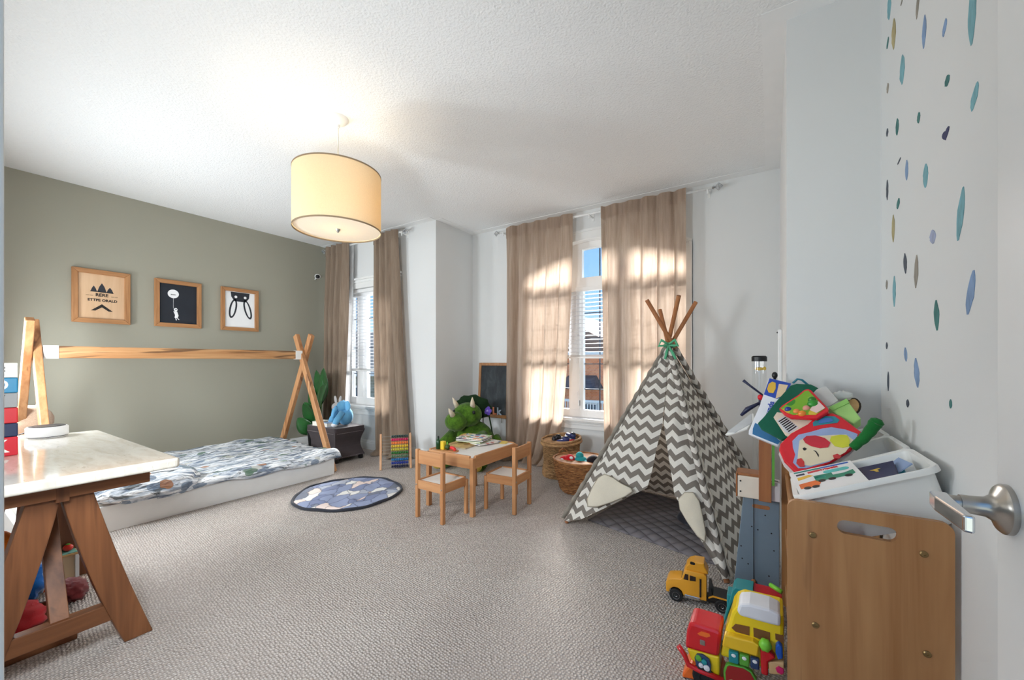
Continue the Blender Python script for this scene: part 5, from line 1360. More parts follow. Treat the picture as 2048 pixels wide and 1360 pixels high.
# ------------------------------------------------------------------ toy unit and toys along the right wall
SH3 = {
'red_board': [(0.023,1.809,0.825),(0.028,1.831,0.843),(0.062,1.868,0.88),(0.116,1.899,0.916),(0.139,1.924,0.94),(0.165,1.938,0.956),(0.195,1.935,0.96),(0.217,1.919,0.951),(0.266,1.854,0.908),(0.26,1.831,0.889),(0.23,1.793,0.853),(0.181,1.761,0.817),(0.109,1.727,0.775),(0.083,1.718,0.763),(0.064,1.732,0.771),(0.038,1.766,0.793)],
'lilac': [(0.066,1.836,0.855),(0.086,1.859,0.877),(0.125,1.866,0.891),(0.159,1.876,0.905),(0.186,1.877,0.912),(0.224,1.865,0.909),(0.255,1.844,0.899),(0.246,1.82,0.878),(0.231,1.801,0.859),(0.198,1.776,0.832),(0.168,1.754,0.809),(0.103,1.735,0.781),(0.08,1.736,0.777),(0.065,1.756,0.791),(0.073,1.784,0.815),(0.067,1.81,0.834)],
'cream': [(0.088,1.834,0.858),(0.11,1.848,0.873),(0.19,1.847,0.888),(0.224,1.845,0.893),(0.243,1.821,0.877),(0.214,1.783,0.841),(0.174,1.758,0.813),(0.116,1.742,0.789),(0.091,1.747,0.788),(0.079,1.768,0.802),(0.083,1.8,0.83)],
'yellow': [(0.182,1.841,0.882),(0.209,1.846,0.89),(0.227,1.841,0.89),(0.231,1.822,0.876),(0.228,1.802,0.859),(0.209,1.797,0.852),(0.188,1.805,0.854),(0.176,1.827,0.869)],
'redell': [(0.099,1.838,0.863),(0.11,1.849,0.874),(0.137,1.849,0.879),(0.163,1.836,0.874),(0.177,1.818,0.862),(0.169,1.802,0.848),(0.146,1.801,0.842),(0.121,1.81,0.845),(0.105,1.824,0.853)],
'handle': [(0.132,1.902,0.921),(0.149,1.918,0.938),(0.174,1.925,0.947),(0.2,1.919,0.948),(0.212,1.904,0.938),(0.204,1.893,0.928),(0.174,1.892,0.921),(0.133,1.888,0.91)],
'eye': [(0.096,1.804,0.836),(0.102,1.807,0.839),(0.108,1.802,0.836),(0.103,1.796,0.83),(0.098,1.798,0.83)],
'mouth': [(0.078,1.766,0.801),(0.09,1.769,0.806),(0.098,1.756,0.797),(0.098,1.739,0.783),(0.084,1.739,0.781),(0.075,1.752,0.789)],
'cheek': [(0.179,1.773,0.827),(0.192,1.778,0.833),(0.202,1.77,0.828),(0.196,1.761,0.82),(0.181,1.763,0.819)],
'line': [(0.127,1.795,0.834),(0.134,1.792,0.833),(0.141,1.778,0.823),(0.14,1.77,0.816),(0.137,1.776,0.821),(0.133,1.788,0.829)],
'folder': [(-0.05,2.002,0.892),(-0.029,2.017,0.917),(0.02,2.065,0.988),(0.069,2.105,1.052),(0.09,2.105,1.06),(0.139,2.088,1.06),(0.161,2.069,1.047),(0.148,2.045,1.016),(0.118,1.991,0.945),(0.056,1.933,0.856),(0.034,1.927,0.841),(-0.037,1.98,0.872)],
'bluebook': [(-0.01,2.214,1.078),(0.075,2.16,1.059),(0.061,2.099,0.968),(0.027,1.995,0.808),(0.019,1.996,0.804),(-0.086,2.065,0.831),(-0.086,2.075,0.844),(-0.044,2.141,0.958)],
'bb_top': [(-0.007,2.211,1.076),(0.073,2.16,1.057),(0.058,2.128,1.005),(0.02,2.133,0.988),(-0.029,2.168,1.003)],
'bb_moon': [(-0.01,2.193,1.05),(0.004,2.195,1.061),(0.017,2.186,1.056),(0.017,2.167,1.031),(0.008,2.156,1.011),(-0.01,2.165,1.012),(-0.016,2.179,1.027)],
'bb_cat': [(0.029,2.176,1.052),(0.063,2.159,1.049),(0.046,2.133,1.004),(0.016,2.135,0.988)],
'bb_low': [(-0.061,2.09,0.88),(-0.043,2.077,0.873),(0.031,2.005,0.823),(0.023,1.998,0.809),(-0.07,2.06,0.833),(-0.069,2.076,0.856)],
'tray': [(0.025,1.966,0.962),(0.036,1.976,0.976),(0.089,2.001,1.018),(0.112,2.017,1.041),(0.125,2.016,1.045),(0.134,2.008,1.041),(0.181,1.924,0.978),(0.178,1.912,0.966),(0.144,1.897,0.94),(0.063,1.922,0.935),(0.042,1.941,0.945)],
'tray_in': [(0.032,1.964,0.963),(0.05,1.974,0.979),(0.092,1.993,1.012),(0.114,2.009,1.034),(0.125,2.007,1.037),(0.172,1.926,0.977),(0.142,1.91,0.951),(0.071,1.929,0.944),(0.051,1.943,0.95)],
'tray_pink': [(0.145,1.955,0.995),(0.155,1.955,0.998),(0.172,1.926,0.977),(0.145,1.915,0.957),(0.125,1.931,0.965)],
'piano': [(0.007,1.972,0.925),(0.019,1.989,0.945),(0.065,1.97,0.943),(0.147,1.941,0.946),(0.128,1.911,0.911),(0.062,1.883,0.86),(0.044,1.899,0.869)],
'keys': [(0.019,1.956,0.914),(0.044,1.967,0.933),(0.089,1.913,0.898),(0.059,1.897,0.873),(0.045,1.907,0.877)],
'greycard': [(0.143,2.033,1.028),(0.155,2.043,1.042),(0.185,2.052,1.056),(0.219,2.002,1.004),(0.193,1.986,0.982),(0.183,1.983,0.977)],
'greenbox': [(0.184,1.964,0.975),(0.242,1.987,1.011),(0.276,1.927,0.947),(0.252,1.912,0.925),(0.219,1.934,0.945)],
'slice': [(0.295,2.078,0.977),(0.292,2.07,0.967),(0.288,2.063,0.959),(0.281,2.058,0.952),(0.274,2.056,0.948),(0.267,2.056,0.947),(0.261,2.059,0.95),(0.256,2.065,0.956),(0.253,2.073,0.964),(0.253,2.081,0.974),(0.255,2.09,0.984),(0.26,2.097,0.993),(0.266,2.102,1.0),(0.274,2.104,1.004),(0.281,2.104,1.005),(0.287,2.1,1.002),(0.292,2.094,0.995),(0.295,2.087,0.987)],
'lid': [(-0.193,2.215,0.797),(-0.142,2.255,0.841),(-0.077,2.313,0.901),(-0.066,2.271,0.878),(-0.097,2.216,0.833),(-0.168,2.206,0.801)],
'roll': [(0.3,1.8,0.954),(0.285,1.8,0.928),(0.264,1.8,0.891),(0.236,1.8,0.858)],
'stick1': [(-0.113,2.2,1.065),(-0.087,2.2,1.042),(-0.034,2.2,0.998)],
'wing': [(-0.122,2.2,0.896),(-0.096,2.2,0.928),(-0.048,2.2,0.96)],
'redbit': [(-0.043,2.2,0.987)],
'tip': [(0.013,2.25,1.09)],
'arch': [(0.079,2.14,1.06),(0.095,2.14,1.078),(0.111,2.14,1.075),(0.139,2.14,1.047)],
'crumple': [(0.241,2.1,1.014)],
'b_body': [(-0.142,0.178),(-0.136,0.211),(-0.124,0.25),(-0.115,0.29),(-0.103,0.312),(-0.083,0.327),(0.05,0.331),(0.053,0.246),(0.053,0.141),(-0.152,0.126)],
'b_win1': [(-0.115,0.239),(-0.103,0.257),(-0.062,0.262),(-0.062,0.232),(-0.103,0.23)],
'b_win2': [(-0.051,0.263),(-0.004,0.264),(-0.004,0.228),(-0.05,0.233)],
'b_win3': [(0.01,0.266),(0.031,0.267),(0.047,0.254),(0.05,0.242),(0.011,0.247)],
'b_seat': [(-0.142,0.181),(-0.135,0.222),(-0.051,0.23),(-0.034,0.223),(-0.038,0.186),(-0.074,0.184)],
'b_red': [(-0.263,0.117),(-0.258,0.18),(-0.248,0.214),(-0.231,0.217),(-0.164,0.218),(-0.145,0.215),(-0.152,0.129),(-0.17,0.125)],
'b_slot': [(-0.221,0.186),(-0.208,0.198),(-0.183,0.199),(-0.18,0.191),(-0.192,0.183),(-0.215,0.182)],
'b_yel': [(-0.258,0.115),(-0.164,0.124),(-0.152,0.126),(-0.152,0.057),(-0.177,0.06),(-0.244,0.078)],
'b_dial': [(-0.231,0.097),(-0.223,0.113),(-0.205,0.118),(-0.183,0.11),(-0.177,0.091),(-0.178,0.065),(-0.199,0.065),(-0.225,0.072)],
'b_rail': [(-0.285,0.119),(-0.264,0.095),(-0.251,0.064),(-0.215,0.058),(-0.139,0.057)],
'b_btn1': [(-0.123,0.165),(-0.093,0.168),(-0.093,0.129),(-0.123,0.126)],
'b_btn2': [(-0.091,0.167),(-0.062,0.17),(-0.062,0.132),(-0.091,0.13)],
'b_btn3': [(-0.06,0.168),(-0.033,0.171),(-0.034,0.134),(-0.058,0.132)],
'b_green': [(-0.139,0.086),(-0.133,0.109),(-0.124,0.118),(-0.077,0.126),(-0.054,0.119),(-0.042,0.1),(-0.04,0.082),(-0.136,0.039)],
'b_col': [(-0.031,0.211),(-0.012,0.223),(0.013,0.199),(-0.009,0.177),(-0.009,0.131),(-0.028,0.13)],
'b_deck': [(-0.009,0.177),(0.053,0.192),(0.053,0.151),(-0.006,0.139)],
'b_mag': [(0.011,0.167),(0.019,0.177),(0.033,0.173),(0.035,0.161),(0.027,0.153),(0.015,0.156)],
'b_blue': [(0.011,0.237),(0.019,0.247),(0.03,0.241),(0.031,0.203),(0.018,0.194),(0.011,0.214)],
'b_knob': [(-0.017,0.229)],
'b_white': [(-0.099,0.306),(-0.091,0.332),(-0.062,0.342),(-0.006,0.344),(0.025,0.335),(0.025,0.297),(-0.009,0.294),(-0.091,0.292)],
'b_org': [(-0.273,0.015),(-0.248,0.058),(-0.152,0.06),(-0.139,0.031),(-0.274,-0.029)],
'b_wheel': [(-0.215,0.022)],
't_teal': [(-0.129,0.249),(-0.119,0.262),(-0.06,0.266),(-0.06,0.217),(-0.126,0.211),(-0.133,0.193),(-0.161,0.092),(-0.168,0.081),(-0.143,0.189)],
't_red': [(-0.06,0.259),(0.055,0.262),(0.058,0.197),(0.03,0.202),(-0.06,0.217)],
'gstick': [(-0.001,1.8,0.336),(0.055,1.8,0.336)],
}
M_LAM = wood('oak_laminate', (196, 146, 96), (160, 108, 62), 2, .55, .45, (128, 82, 46), -.05)
M_LAMY = wood('oak_laminate_y', (196, 146, 96), (160, 108, 62), 1, .7, .45)
M_BIN = plain('white_bin_plastic', (238, 237, 232), .35, var=.01)
un = thing('toy_bin_unit', 'oak laminate toy storage unit with a slotted side panel against the right wall', 'storage unit', (.2125, 1.865, 0))
def slot_panel(y0, y1, hole=True):
    outer = rect(.345, .748, .025, 5, 0, .374); inner = rect(.125, .038, .018, 5, .005, .694)
    n = len(outer); mb = MB(); vs_ = []
    for y in (y0, y1):
        vs_ += [(x, y, z) for x, z in outer] + [(x, y, z) for x, z in inner]
    fs_ = []
    for i in range(n):
        j = (i + 1) % n
        fs_ += [(i, j, n + j, n + i), (2*n + j, 2*n + i, 3*n + i, 3*n + j), (i, 2*n + i, 2*n + j, j), (n + i, n + j, 3*n + j, 3*n + i)]
    return mb._add(vs_, fs_).build('side_panel', M_LAM, un)
slot_panel(-.425, -.407); slot_panel(.407, .425)
for x, z in ((-.1125, .655), (.1165, .660), (-.1065, .397), (.1225, .405), (-.11, .15), (.12, .16)):
    MB().lathe([(.0, 0), (.0085, 0), (.0085, .002), (.006, .004), (.003, .004), (.003, .002), (0, .002)], (x, -.425, z), 14, frame3((1, 0, 0), (0, 0, 1))).build('screw', plain('aged_brass', (150, 124, 84), .35, .9), un)
for x, z in ((-.15, .62), (.10, .72), (-.15, .36), (.10, .46), (-.15, .10), (.10, .20)): MB().tube([(x, -.407, z), (x, .407, z)], .0095, 12).build('rail_dowel', M_LAMY, un)
MB().box(.135, .150, -.407, .407, .02, .30).build('back_board', M_LAMY, un)

# tilted bins on the top rails
BT_ = math.radians(-24)
def bin_(label, y):
    t = thing('toy_bin', label, 'bin', (.213, y, .812), 0, 'white tilted toy bins on the storage unit', rot=(0, BT_, 0))
    L, Wd, dp = .345, .262, .145
    def ring(l, w, z, r): return [(x, yy, z) for x, yy in rect(l, w, r, 5)]
    prof = [(L, Wd, -.012, .03), (L, Wd, .0, .03), (L - .006, Wd - .006, .004, .028), (L - .028, Wd - .028, .002, .022), (L - .034, Wd - .034, -.006, .02), (L - .065, Wd - .065, -dp, .02)]
    vs_ = []; n = None
    for l, w, z, r in prof:
        g = ring(l, w, z, r); n = len(g); vs_ += g
    fs_ = [(i*n+k, i*n+(k+1) % n, (i+1)*n+(k+1) % n, (i+1)*n+k) for i in range(len(prof) - 1) for k in range(n)]
    fs_.append(tuple((len(prof) - 1) * n + k for k in range(n)))
    b = len(vs_)
    vs_ += ring(L - .026, Wd - .026, -.012, .024) + ring(L - .058, Wd - .058, -dp - .004, .022)
    fs_ += [(k, (k+1) % n, b+(k+1) % n, b+k) for k in range(n)] + [(b+k, b+(k+1) % n, b+n+(k+1) % n, b+n+k) for k in range(n)] + [tuple(b + n + k for k in range(n))]
    o = MB()._add(vs_, fs_).build('tub', M_BIN, t); sm(o, 50)
    return t
b1 = bin_('white tilted bin of picture books nearest the camera on the storage unit', 1.605)
b2 = bin_('white tilted bin under the red puzzle board on the storage unit', 1.868)
b3 = bin_('white tilted bin farthest along the storage unit by the grey wall', 2.131)
def inbin(b, loc, rot=(0, 0, 0)):
    m = Matrix.Translation(b.location) @ Euler(b.rotation_euler).to_matrix().to_4x4() @ Matrix.Translation(loc) @ Euler(rot).to_matrix().to_4x4()
    return m
def put(o, m): o.location = m.to_translation(); o.rotation_euler = m.to_euler()
def marks(t, lst, z):
    for nm, rgb, poly in lst: MB().prism(poly, z, z + .0006).build('cover_print', plain('ink_%d_%d_%d' % rgb, rgb, .5, var=.08), t)
t = book('white picture book with colourful trucks on its cover in the near bin', (0, 0, 0), .175, .215, .022, 0, (240, 238, 236)); put(t, inbin(b1, (-.072, -.004, -.014), (.10, .04, .05)))
# cover art: book x runs up the page towards the wall, y across
def sh(poly, ox, oy, s=1.0): return [(ox + a * s, oy + b * s) for a, b in poly]
mk = [('teal', (30, 130, 120), [(-.02, .10), (.08, .10), (.08, .088), (-.02, .088)]), ('blue', (36, 92, 180), [(-.08, .10), (-.02, .10), (-.02, .088), (-.08, .088)])]
mk = [('strip', (36, 92, 180), [(.0, .098), (.078, .098), (.078, .086), (.0, .086)]), ('strip', (30, 130, 120), [(-.078, .098), (.0, .098), (.0, .086), (-.078, .086)]),
      ('tank', (90, 196, 190), rect(.07, .026, .012, 4, .035, .045)), ('truck', (38, 140, 110), [(-.03, .03), (.02, .03), (.02, .008), (.05, .008), (.075, .022), (.075, -.01), (.06, -.022), (-.03, -.022)]),
      ('cab', (40, 170, 150), [(-.03, .02), (.0, .02), (.0, -.0), (-.03, -.0)]), ('digger', (240, 190, 60), [(-.075, .04), (-.04, .05), (-.03, .035), (-.06, .02), (-.075, .015)]), ('dump', (232, 112, 36), [(-.078, -.02), (-.03, -.01), (-.02, -.035), (-.03, -.06), (-.078, -.06)]),
      ('title', (214, 50, 60), [(-.04, .078), (-.005, .082), (-.005, .066), (-.04, .062)]), ('title', (214, 50, 60), [(.01, .080), (.045, .080), (.045, .068), (.01, .068)]), ('title', (40, 46, 70), [(-.075, .072), (-.05, .074), (-.05, .058), (-.075, .058)])]
marks(t, mk, .022)
for x, y in ((-.015, -.024), (.012, -.024), (.055, -.022), (-.06, -.062), (-.038, -.062)): MB().lathe([(.0, .0226), (.010, .0226), (.010, .0234), (0, .0234)], (x, y, 0), 14).build('cover_print', M_INK, t)
lettering('cover_lettering', 'truck', .024, plain('ink_214_50_60', (214, 50, 60)), t, Matrix.Translation((.02, .073, .0229)))
t = book('grey-edged picture book under the truck book in the near bin', (0, 0, 0), .17, .20, .016, 0, (120, 124, 128)); put(t, inbin(b1, (-.072, -.004, -.046), (.06, .05, 0)))
t = book('navy picture book with a small gold emblem in the near bin', (0, 0, 0), .10, .16, .014, 0, (36, 34, 82)); put(t, inbin(b1, (.045, -.025, -.020), (.05, -.02, -.15)))
marks(t, [('gold', (214, 178, 70), [(-.01, .03), (.012, .036), (.016, .028), (.0, .02)]), ('gold', (214, 178, 70), [(.0, .02), (.006, .005), (.012, .006), (.008, .024)])], .014)
t = book('turquoise and green picture book behind the navy one in the near bin', (0, 0, 0), .10, .17, .012, 0, blobs('turquoise_cover', (70, 176, 190), [(90, 170, 80), (60, 160, 180)], 20, .5)); put(t, inbin(b1, (.062, -.015, -.038), (.05, -.02, -.12)))
t = book('thin plain white booklet at the back of the near bin', (0, 0, 0), .11, .17, .010, 0, (240, 240, 238)); put(t, inbin(b1, (.085, .0, -.052), (.03, -.0, -.10)))
o = MB().prism([(-.05, -.05), (.05, -.05), (.05, .05), (-.05, .03)], 0, .003).build('blue_card', plain('pale_blue_card', (150, 172, 210), .5), None); tag(o, 'pale blue card standing at the back corner of the near bin', 'card'); put(o, inbin(b1, (.085, .03, -.025), (.0, -.35, .1)))
for b, k in ((b2, 31), (b3, 32)):
    o = lump('mixed_toys', 'mixed dark toys filling the bin under the red puzzle board' if k == 31 else 'mixed dark toys filling the far bin', 'toys', (0, 0, 0), (.125, .095, .045), (96, 84, 76), amp=.12, seed=k); put(o, inbin(b, (0, 0, -.135)))

# leaning boards, folders and books in the bins
def slab3(pts, th, mat, name, parent=None, org=None, off=0.0, bevel=0.0):
    P = [Vector(p) for p in pts]; nr = Vector()
    for i in range(len(P)): nr += P[i].cross(P[(i + 1) % len(P)])
    nr.normalize()
    if nr.y > 0: nr = -nr
    org = org or Vector()
    A = [p + nr * off - org for p in P]; B = [p - nr * th for p in A]; n = len(P)
    mb = MB()._add(A + B, [tuple(range(n)), tuple(range(2*n - 1, n - 1, -1))] + [(i, (i + 1) % n, n + (i + 1) % n, n + i) for i in range(n)])
    return mb.build(name, mat, parent, bevel=bevel)
def leaning(name, label, cat, key, th, mat, bevel=.002, part='board'):
    c = sum((Vector(p) for p in SH3[key]), Vector()) / len(SH3[key])
    t = thing(name, label, cat, c); return t, c, slab3(SH3[key], th, mat, part, t, c, 0, bevel)
def art(t, c, key, rgb, lift, name='printed_shape', th=.0012):
    return slab3(SH3[key], th, plain('ink_%d_%d_%d' % rgb, rgb, .45, var=.08), name, t, c, lift)
t, c, p = leaning('puzzle_board', 'red-rimmed rounded puzzle board with handle hole leaning on top of the toy pile', 'toy board', 'red_board', .014, plain('glossy_red', (222, 34, 48), .25, var=.05), .004)
art(t, c, 'lilac', (158, 176, 216), .0014); art(t, c, 'cream', (232, 216, 184), .0026); art(t, c, 'yellow', (214, 214, 60), .0038); art(t, c, 'redell', (206, 44, 62), .0050); art(t, c, 'handle', (40, 136, 150), .0014, 'handle_opening')
art(t, c, 'eye', (30, 26, 26), .0038); art(t, c, 'mouth', (214, 60, 60), .0038); art(t, c, 'cheek', (206, 60, 60), .0038); art(t, c, 'line', (50, 40, 36), .0038)
hc_ = [Vector(q) for q in SH3['handle']]; hm = sum(hc_, Vector()) / len(hc_); slab3([tuple(hm.lerp(q, .55)) for q in hc_], .001, plain('ink_70_120_190', (70, 120, 190)), 'printed_shape', t, c, .0026)
slab3([(q[0], q[1] + .012, q[2] - .022) for q in SH3['red_board']], .004, plain('white_backing', (230, 228, 222)), 'backing_board', t, c, 0)
t, c, p = leaning('green_folder', 'dark green zip folder leaning in the toy pile', 'folder', 'folder', .012, cloth('bottle_green_nylon', (22, 98, 74), .6), .003, 'folder_body')
t, c, p = leaning('story_book', 'blue and white story book leaning at the left of the toy pile', 'book', 'bluebook', .018, plain('white_cover', (226, 228, 234), .35), .002, 'cover')
art(t, c, 'bb_top', (30, 70, 170), .0012); art(t, c, 'bb_moon', (222, 178, 60), .0024); art(t, c, 'bb_cat', (222, 196, 160), .0024); art(t, c, 'bb_low', (40, 110, 160), .0012)
cm_ = Vector((-.010, 2.105, .935)); ux = Vector((.035, .045, .115)).normalized(); nv = Vector((-.35, -.75, .56)).normalized(); uy = nv.cross(ux)
MT = Matrix((( ux.x, uy.x, nv.x, cm_.x - c.x), (ux.y, uy.y, nv.y, cm_.y - c.y), (ux.z, uy.z, nv.z, cm_.z - c.z), (0, 0, 0, 1)))
lettering('cover_lettering', 'Sounds', .032, plain('ink_30_70_170', (30, 70, 170)), t, MT @ Matrix.Translation((0, 0, .001)), .0008); lettering('cover_lettering', '132', .030, plain('ink_200_50_80', (200, 50, 80)), t, MT @ Matrix.Translation((.02, -.03, .001)), .0008)
t, c, p = leaning('garden_game', 'red-edged plastic game tray with a green garden scene in the toy pile', 'game', 'tray', .016, MATS['glossy_red'], .004, 'tray_rim')
slab3(SH3['tray_in'], .002, blobs('garden_print', (124, 176, 44), [(60, 140, 40), (150, 190, 60), (212, 186, 60)], 24, .45, .3), 'tray_scene', t, c, .0015); art(t, c, 'tray_pink', (240, 206, 200), .003)
def onp(key, a, b):      # point on a traced plane by mixing three of its corners
    P = [Vector(q) for q in SH3[key]]; return P[0] + (P[8] - P[0]) * a + (P[4] - P[0]) * b
for a, b, r, rgb in ((.22, .05, .012, (40, 60, 150)), (.45, .05, .012, (236, 140, 70)), (.62, .02, .014, (236, 140, 50)), (.55, .45, .018, (60, 150, 50)), (.42, .60, .014, (50, 130, 40)), (.55, .25, .013, (220, 150, 130))):
    MB().ell(onp('tray', a, b) - c, (r, r * .7, r)).build('game_piece', plain('piece_%d_%d_%d' % rgb, rgb, .3), t, smooth=True)
t, c, p = leaning('sound_card', 'cream card with piano keys and small drawings under the red puzzle board', 'card', 'piano', .008, plain('cream_card', (226, 212, 190), .5), .001, 'card')
art(t, c, 'keys', (210, 210, 214), .0012, 'key_panel')
K = [Vector(q) for q in SH3['keys']]
for i in range(7):
    q = .10 + i * .125; a = K[1].lerp(K[2], q); b = K[0].lerp(K[3], q); a2 = K[1].lerp(K[2], q + .06); b2_ = K[0].lerp(K[3], q + .06)
    slab3([a.lerp(b, .05), a2.lerp(b2_, .05), a2.lerp(b2_, .95), a.lerp(b, .95)], .001, M_INK, 'piano_key', t, c, .0022)
M3 = Matrix(((ux.x, uy.x, nv.x, 0), (ux.y, uy.y, nv.y, 0), (ux.z, uy.z, nv.z, 0), (0, 0, 0, 1)))
t, c, p = leaning('grey_card', 'pale grey rounded card sticking up behind the garden game', 'card', 'greycard', .004, plain('pale_grey_card', (206, 204, 200), .6), .001, 'card')
t, c, p = leaning('green_box', 'light green flip-top box in the toy pile', 'box', 'greenbox', .05, plain('light_green_plastic', (172, 220, 128), .4), .004, 'box_body')
Gb = [Vector(q) for q in SH3['greenbox']]; slab3([Gb[0], Gb[1], Gb[1].lerp(Gb[2], .22), Gb[0].lerp(Gb[4], .35)], .004, plain('green_lid', (150, 206, 108), .4), 'lid', t, c, .004, .001)
t, c, p = leaning('wooden_paddle', 'round wooden paddle with dark edge at the back of the toy pile', 'paddle', 'slice', .010, wood('slice_wood', (214, 176, 120), (186, 142, 86), 0), 0, 'disc')
MB().tube([Vector(q) - c + Vector((0, .003, 0)) for q in SH3['slice']], .004, 6, True).build('dark_edge', plain('dark_bark', (52, 40, 30), .9), t); MB().beam((0, .012, -.02), (-.01, .03, -.155), .022, .010, (0, 1, 0)).build('handle', MATS['slice_wood'], t, bevel=.003)
RP = [Vector(q) - Vector((.26, 1.8, .9)) for q in SH3['roll']]; RR = []
for i in range(3):
    for k in range(5): RR.append(RP[i].lerp(RP[i + 1], k / 5) + Vector((0, .004 * math.sin(3 * i + k), 0)))
RR.append(RP[3]); RR = [RR[0] + Vector((.004, 0, .008))] + RR
o = MB().tube(RR, [.008] + [.020 * (1 - .35 * k / len(RR)) * (1 + .18 * mn.noise((k * .7, 2, 0))) for k in range(len(RR) - 1)], 18); o = o.build('fabric_roll', M_FURD if False else cloth('green_felt', (34, 116, 52), bump=.5), None, smooth=True, loc=(.26, 1.8, .9)); tag(o, 'dark green felt roll lying over the edge of the bins', 'felt roll')
t, c, p = leaning('tray_lid', 'white plastic tray lid propped between the teepee and the toy pile', 'lid', 'lid', .012, M_BIN, .004, 'lid_plate')
Ld = [Vector(q) for q in SH3['lid']]; slab3([Ld[0].lerp(Ld[2], .08), Ld[0].lerp(Ld[2], .95), Ld[3].lerp(Ld[4], .5), Ld[5].lerp(Ld[4], .3)], .003, plain('grey_lid_inset', (196, 198, 200), .4), 'inset', t, c, .002)
tt = thing('toy_glider', 'navy and red toy glider poking out of the left of the toy pile', 'toy', (-.07, 2.2, .95))
L0 = Vector((-.07, 2.2, .95)); g = lambda k: [Vector(q) - L0 for q in SH3[k]]
MB().tube(g('stick1'), [.007, .005, .004], 8).build('handle', M_NVY, tt, smooth=True); MB().tube(g('wing'), [.006, .012, .006], 8).build('wing', M_NVY, tt, smooth=True)
MB().ell(g('redbit')[0], (.012, .010, .014)).build('joint', MATS['glossy_red'], tt, smooth=True); MB().tube([g('stick1')[2], g('redbit')[0], g('wing')[2], g('wing')[2] + Vector((.03, .0, -.16))], .0045, 8).build('spar', M_NVY, tt, smooth=True)
o = MB().tube([Vector(q) - Vector(SH3['arch'][0]) for q in SH3['arch']], .0045, 8).build('teal_hoop', plain('teal_plastic', (40, 120, 140), .35), None, smooth=True, loc=SH3['arch'][0]); tag(o, 'thin teal plastic hoop behind the green folder', 'toy')
o = MB().ell((0, 0, 0), (.035, .02, .02), fn=lambda u: 1 + .35 * mn.noise((u.x * 4, u.y * 4, u.z * 4)), n=20, m=12).build('crumpled_bag', plain('clear_bag', (226, 228, 224), .3), None, smooth=True, loc=SH3['crumple'][0]); tag(o, 'crumpled whitish plastic bag behind the light green box', 'bag')
o = MB().ell((0, 0, 0), (.012, .012, .016)).tube([(0, 0, 0), (0, .0, -.16)], .006, 8).build('black_wand', M_BLACK, None, smooth=True, loc=SH3['tip'][0]); tag(o, 'black rounded wand tip above the blue story book', 'toy')

# clear tube with a black cap and a yellow fish
t = thing('clear_tube_toy', 'tall clear tube with black cap and yellow fish inside, by the wall', 'toy', (-.055, 2.52, 0))
MB().lathe([(.033, .03), (.033, 1.165)], n=28, cap=False).build('tube', make_glass('tube_plastic', (.97, .98, .98, 1), .10), t, smooth=True, fixn=False)
o = MB().lathe([(0, 1.185), (.030, 1.185), (.036, 1.178), (.036, 1.155), (.0, 1.155)], n=28).build('cap', M_BLACK, t); sm(o)
o = MB().lathe([(0, 0), (.05, 0), (.05, .025), (.036, .035), (0, .035)], n=28).build('foot', M_BLACK, t); sm(o)
MB().ell((.0, 0, 1.115), (.022, .010, .009)).ell((.024, 0, 1.117), (.008, .004, .010)).build('fish', plain('gold_yellow', (224, 182, 40), .25), t, smooth=True)
MB().tube([(0, 0, 1.155), (0, 0, 1.12)], .0008, 5).build('thread', M_BLACK, t)

# grey-blue wooden toy tower with pull cord
M_GB = plain('grey_blue_paint', (112, 128, 142), .55, var=.05)
t = thing('toy_tower', 'grey-blue wooden toy tower with pull cord between the teepee and the storage unit', 'toy', (-.06, 2.28, 0))
MB().prism([(-.10, 0), (.092, 0), (.092, .50), (-.056, .50)], 0, .018, XZ, (0, -.005, 0)).build('front_panel', M_GB, t, bevel=.003)
MB().prism([(-.04, 0), (.088, 0), (.088, .50), (-.03, .50)], 0, .014, XZ, (0, .055, 0)).build('rear_panel', M_GB, t, bevel=.003)
MB().prism(rect(.072, .018, .009, 5, .018, .457), .0182, .0196, XZ, (0, -.005, 0)).build('wooden_inset', M_POLE, t)
for x, z in ((.035, .42), (-.02, .355), (.005, .345), (.06, .34), (-.06, .19), (-.035, .17), (.05, .135), (-.065, .25), (.07, .26)): MB().lathe([(0, .0182), (.0035, .0182), (.0035, .0188), (0, .0188)], (x, -.005, z), 10, XZ).build('peg_hole', M_BLACK, t)
MB().tube([(-.012, -.032, .565), (-.012, -.030, .30), (-.012, -.030, .105)], .0017, 6).build('pull_cord', M_BLACK, t); MB().ell((-.012, -.030, .095), (.011, .011, .010)).build('wooden_bead', M_POLE, t, smooth=True)
hb = MB().box(-.078, .034, -.065, .05, .502, .605).build('cream_box', plain('cream_paint', (226, 214, 198), .5), t, bevel=.004)
MB().box(-.085, -.0785, -.067, .052, .502, .615).build('wooden_end', M_POLE, hb, bevel=.002); MB().box(-.078, .034, -.06, .045, .605, .618).build('wooden_lid', M_POLE, hb, bevel=.002)
for z in (.53, .58): MB().lathe([(0, 0), (.004, 0), (.004, .002), (0, .002)], (-.065, -.065, z), 10, XZ).build('screw', M_BLACK, hb)
MB().box(.010, .060, -.078, -.066, .50, .80).build('wooden_post', M_POLE, t, bevel=.002); MB().box(.062, .072, -.075, -.07, .58, .80).build('green_strip', plain('green_plastic', (94, 168, 60)), t)
o = MB().box(-.026, .022, -.05, .02, 0, .088).build('white_carton', plain('carton_white', (228, 222, 224), .5), None, bevel=.002, loc=(.012, 2.275, .5025)); tag(o, 'small white carton beside the cream box of the toy tower', 'box')
MB().tube([(-.018, -.03, .0892), (-.005, -.045, .0896), (.0, -.02, .0896), (.015, -.03, .0892)], .0015, 5).build('glasses', M_BLACK, o)
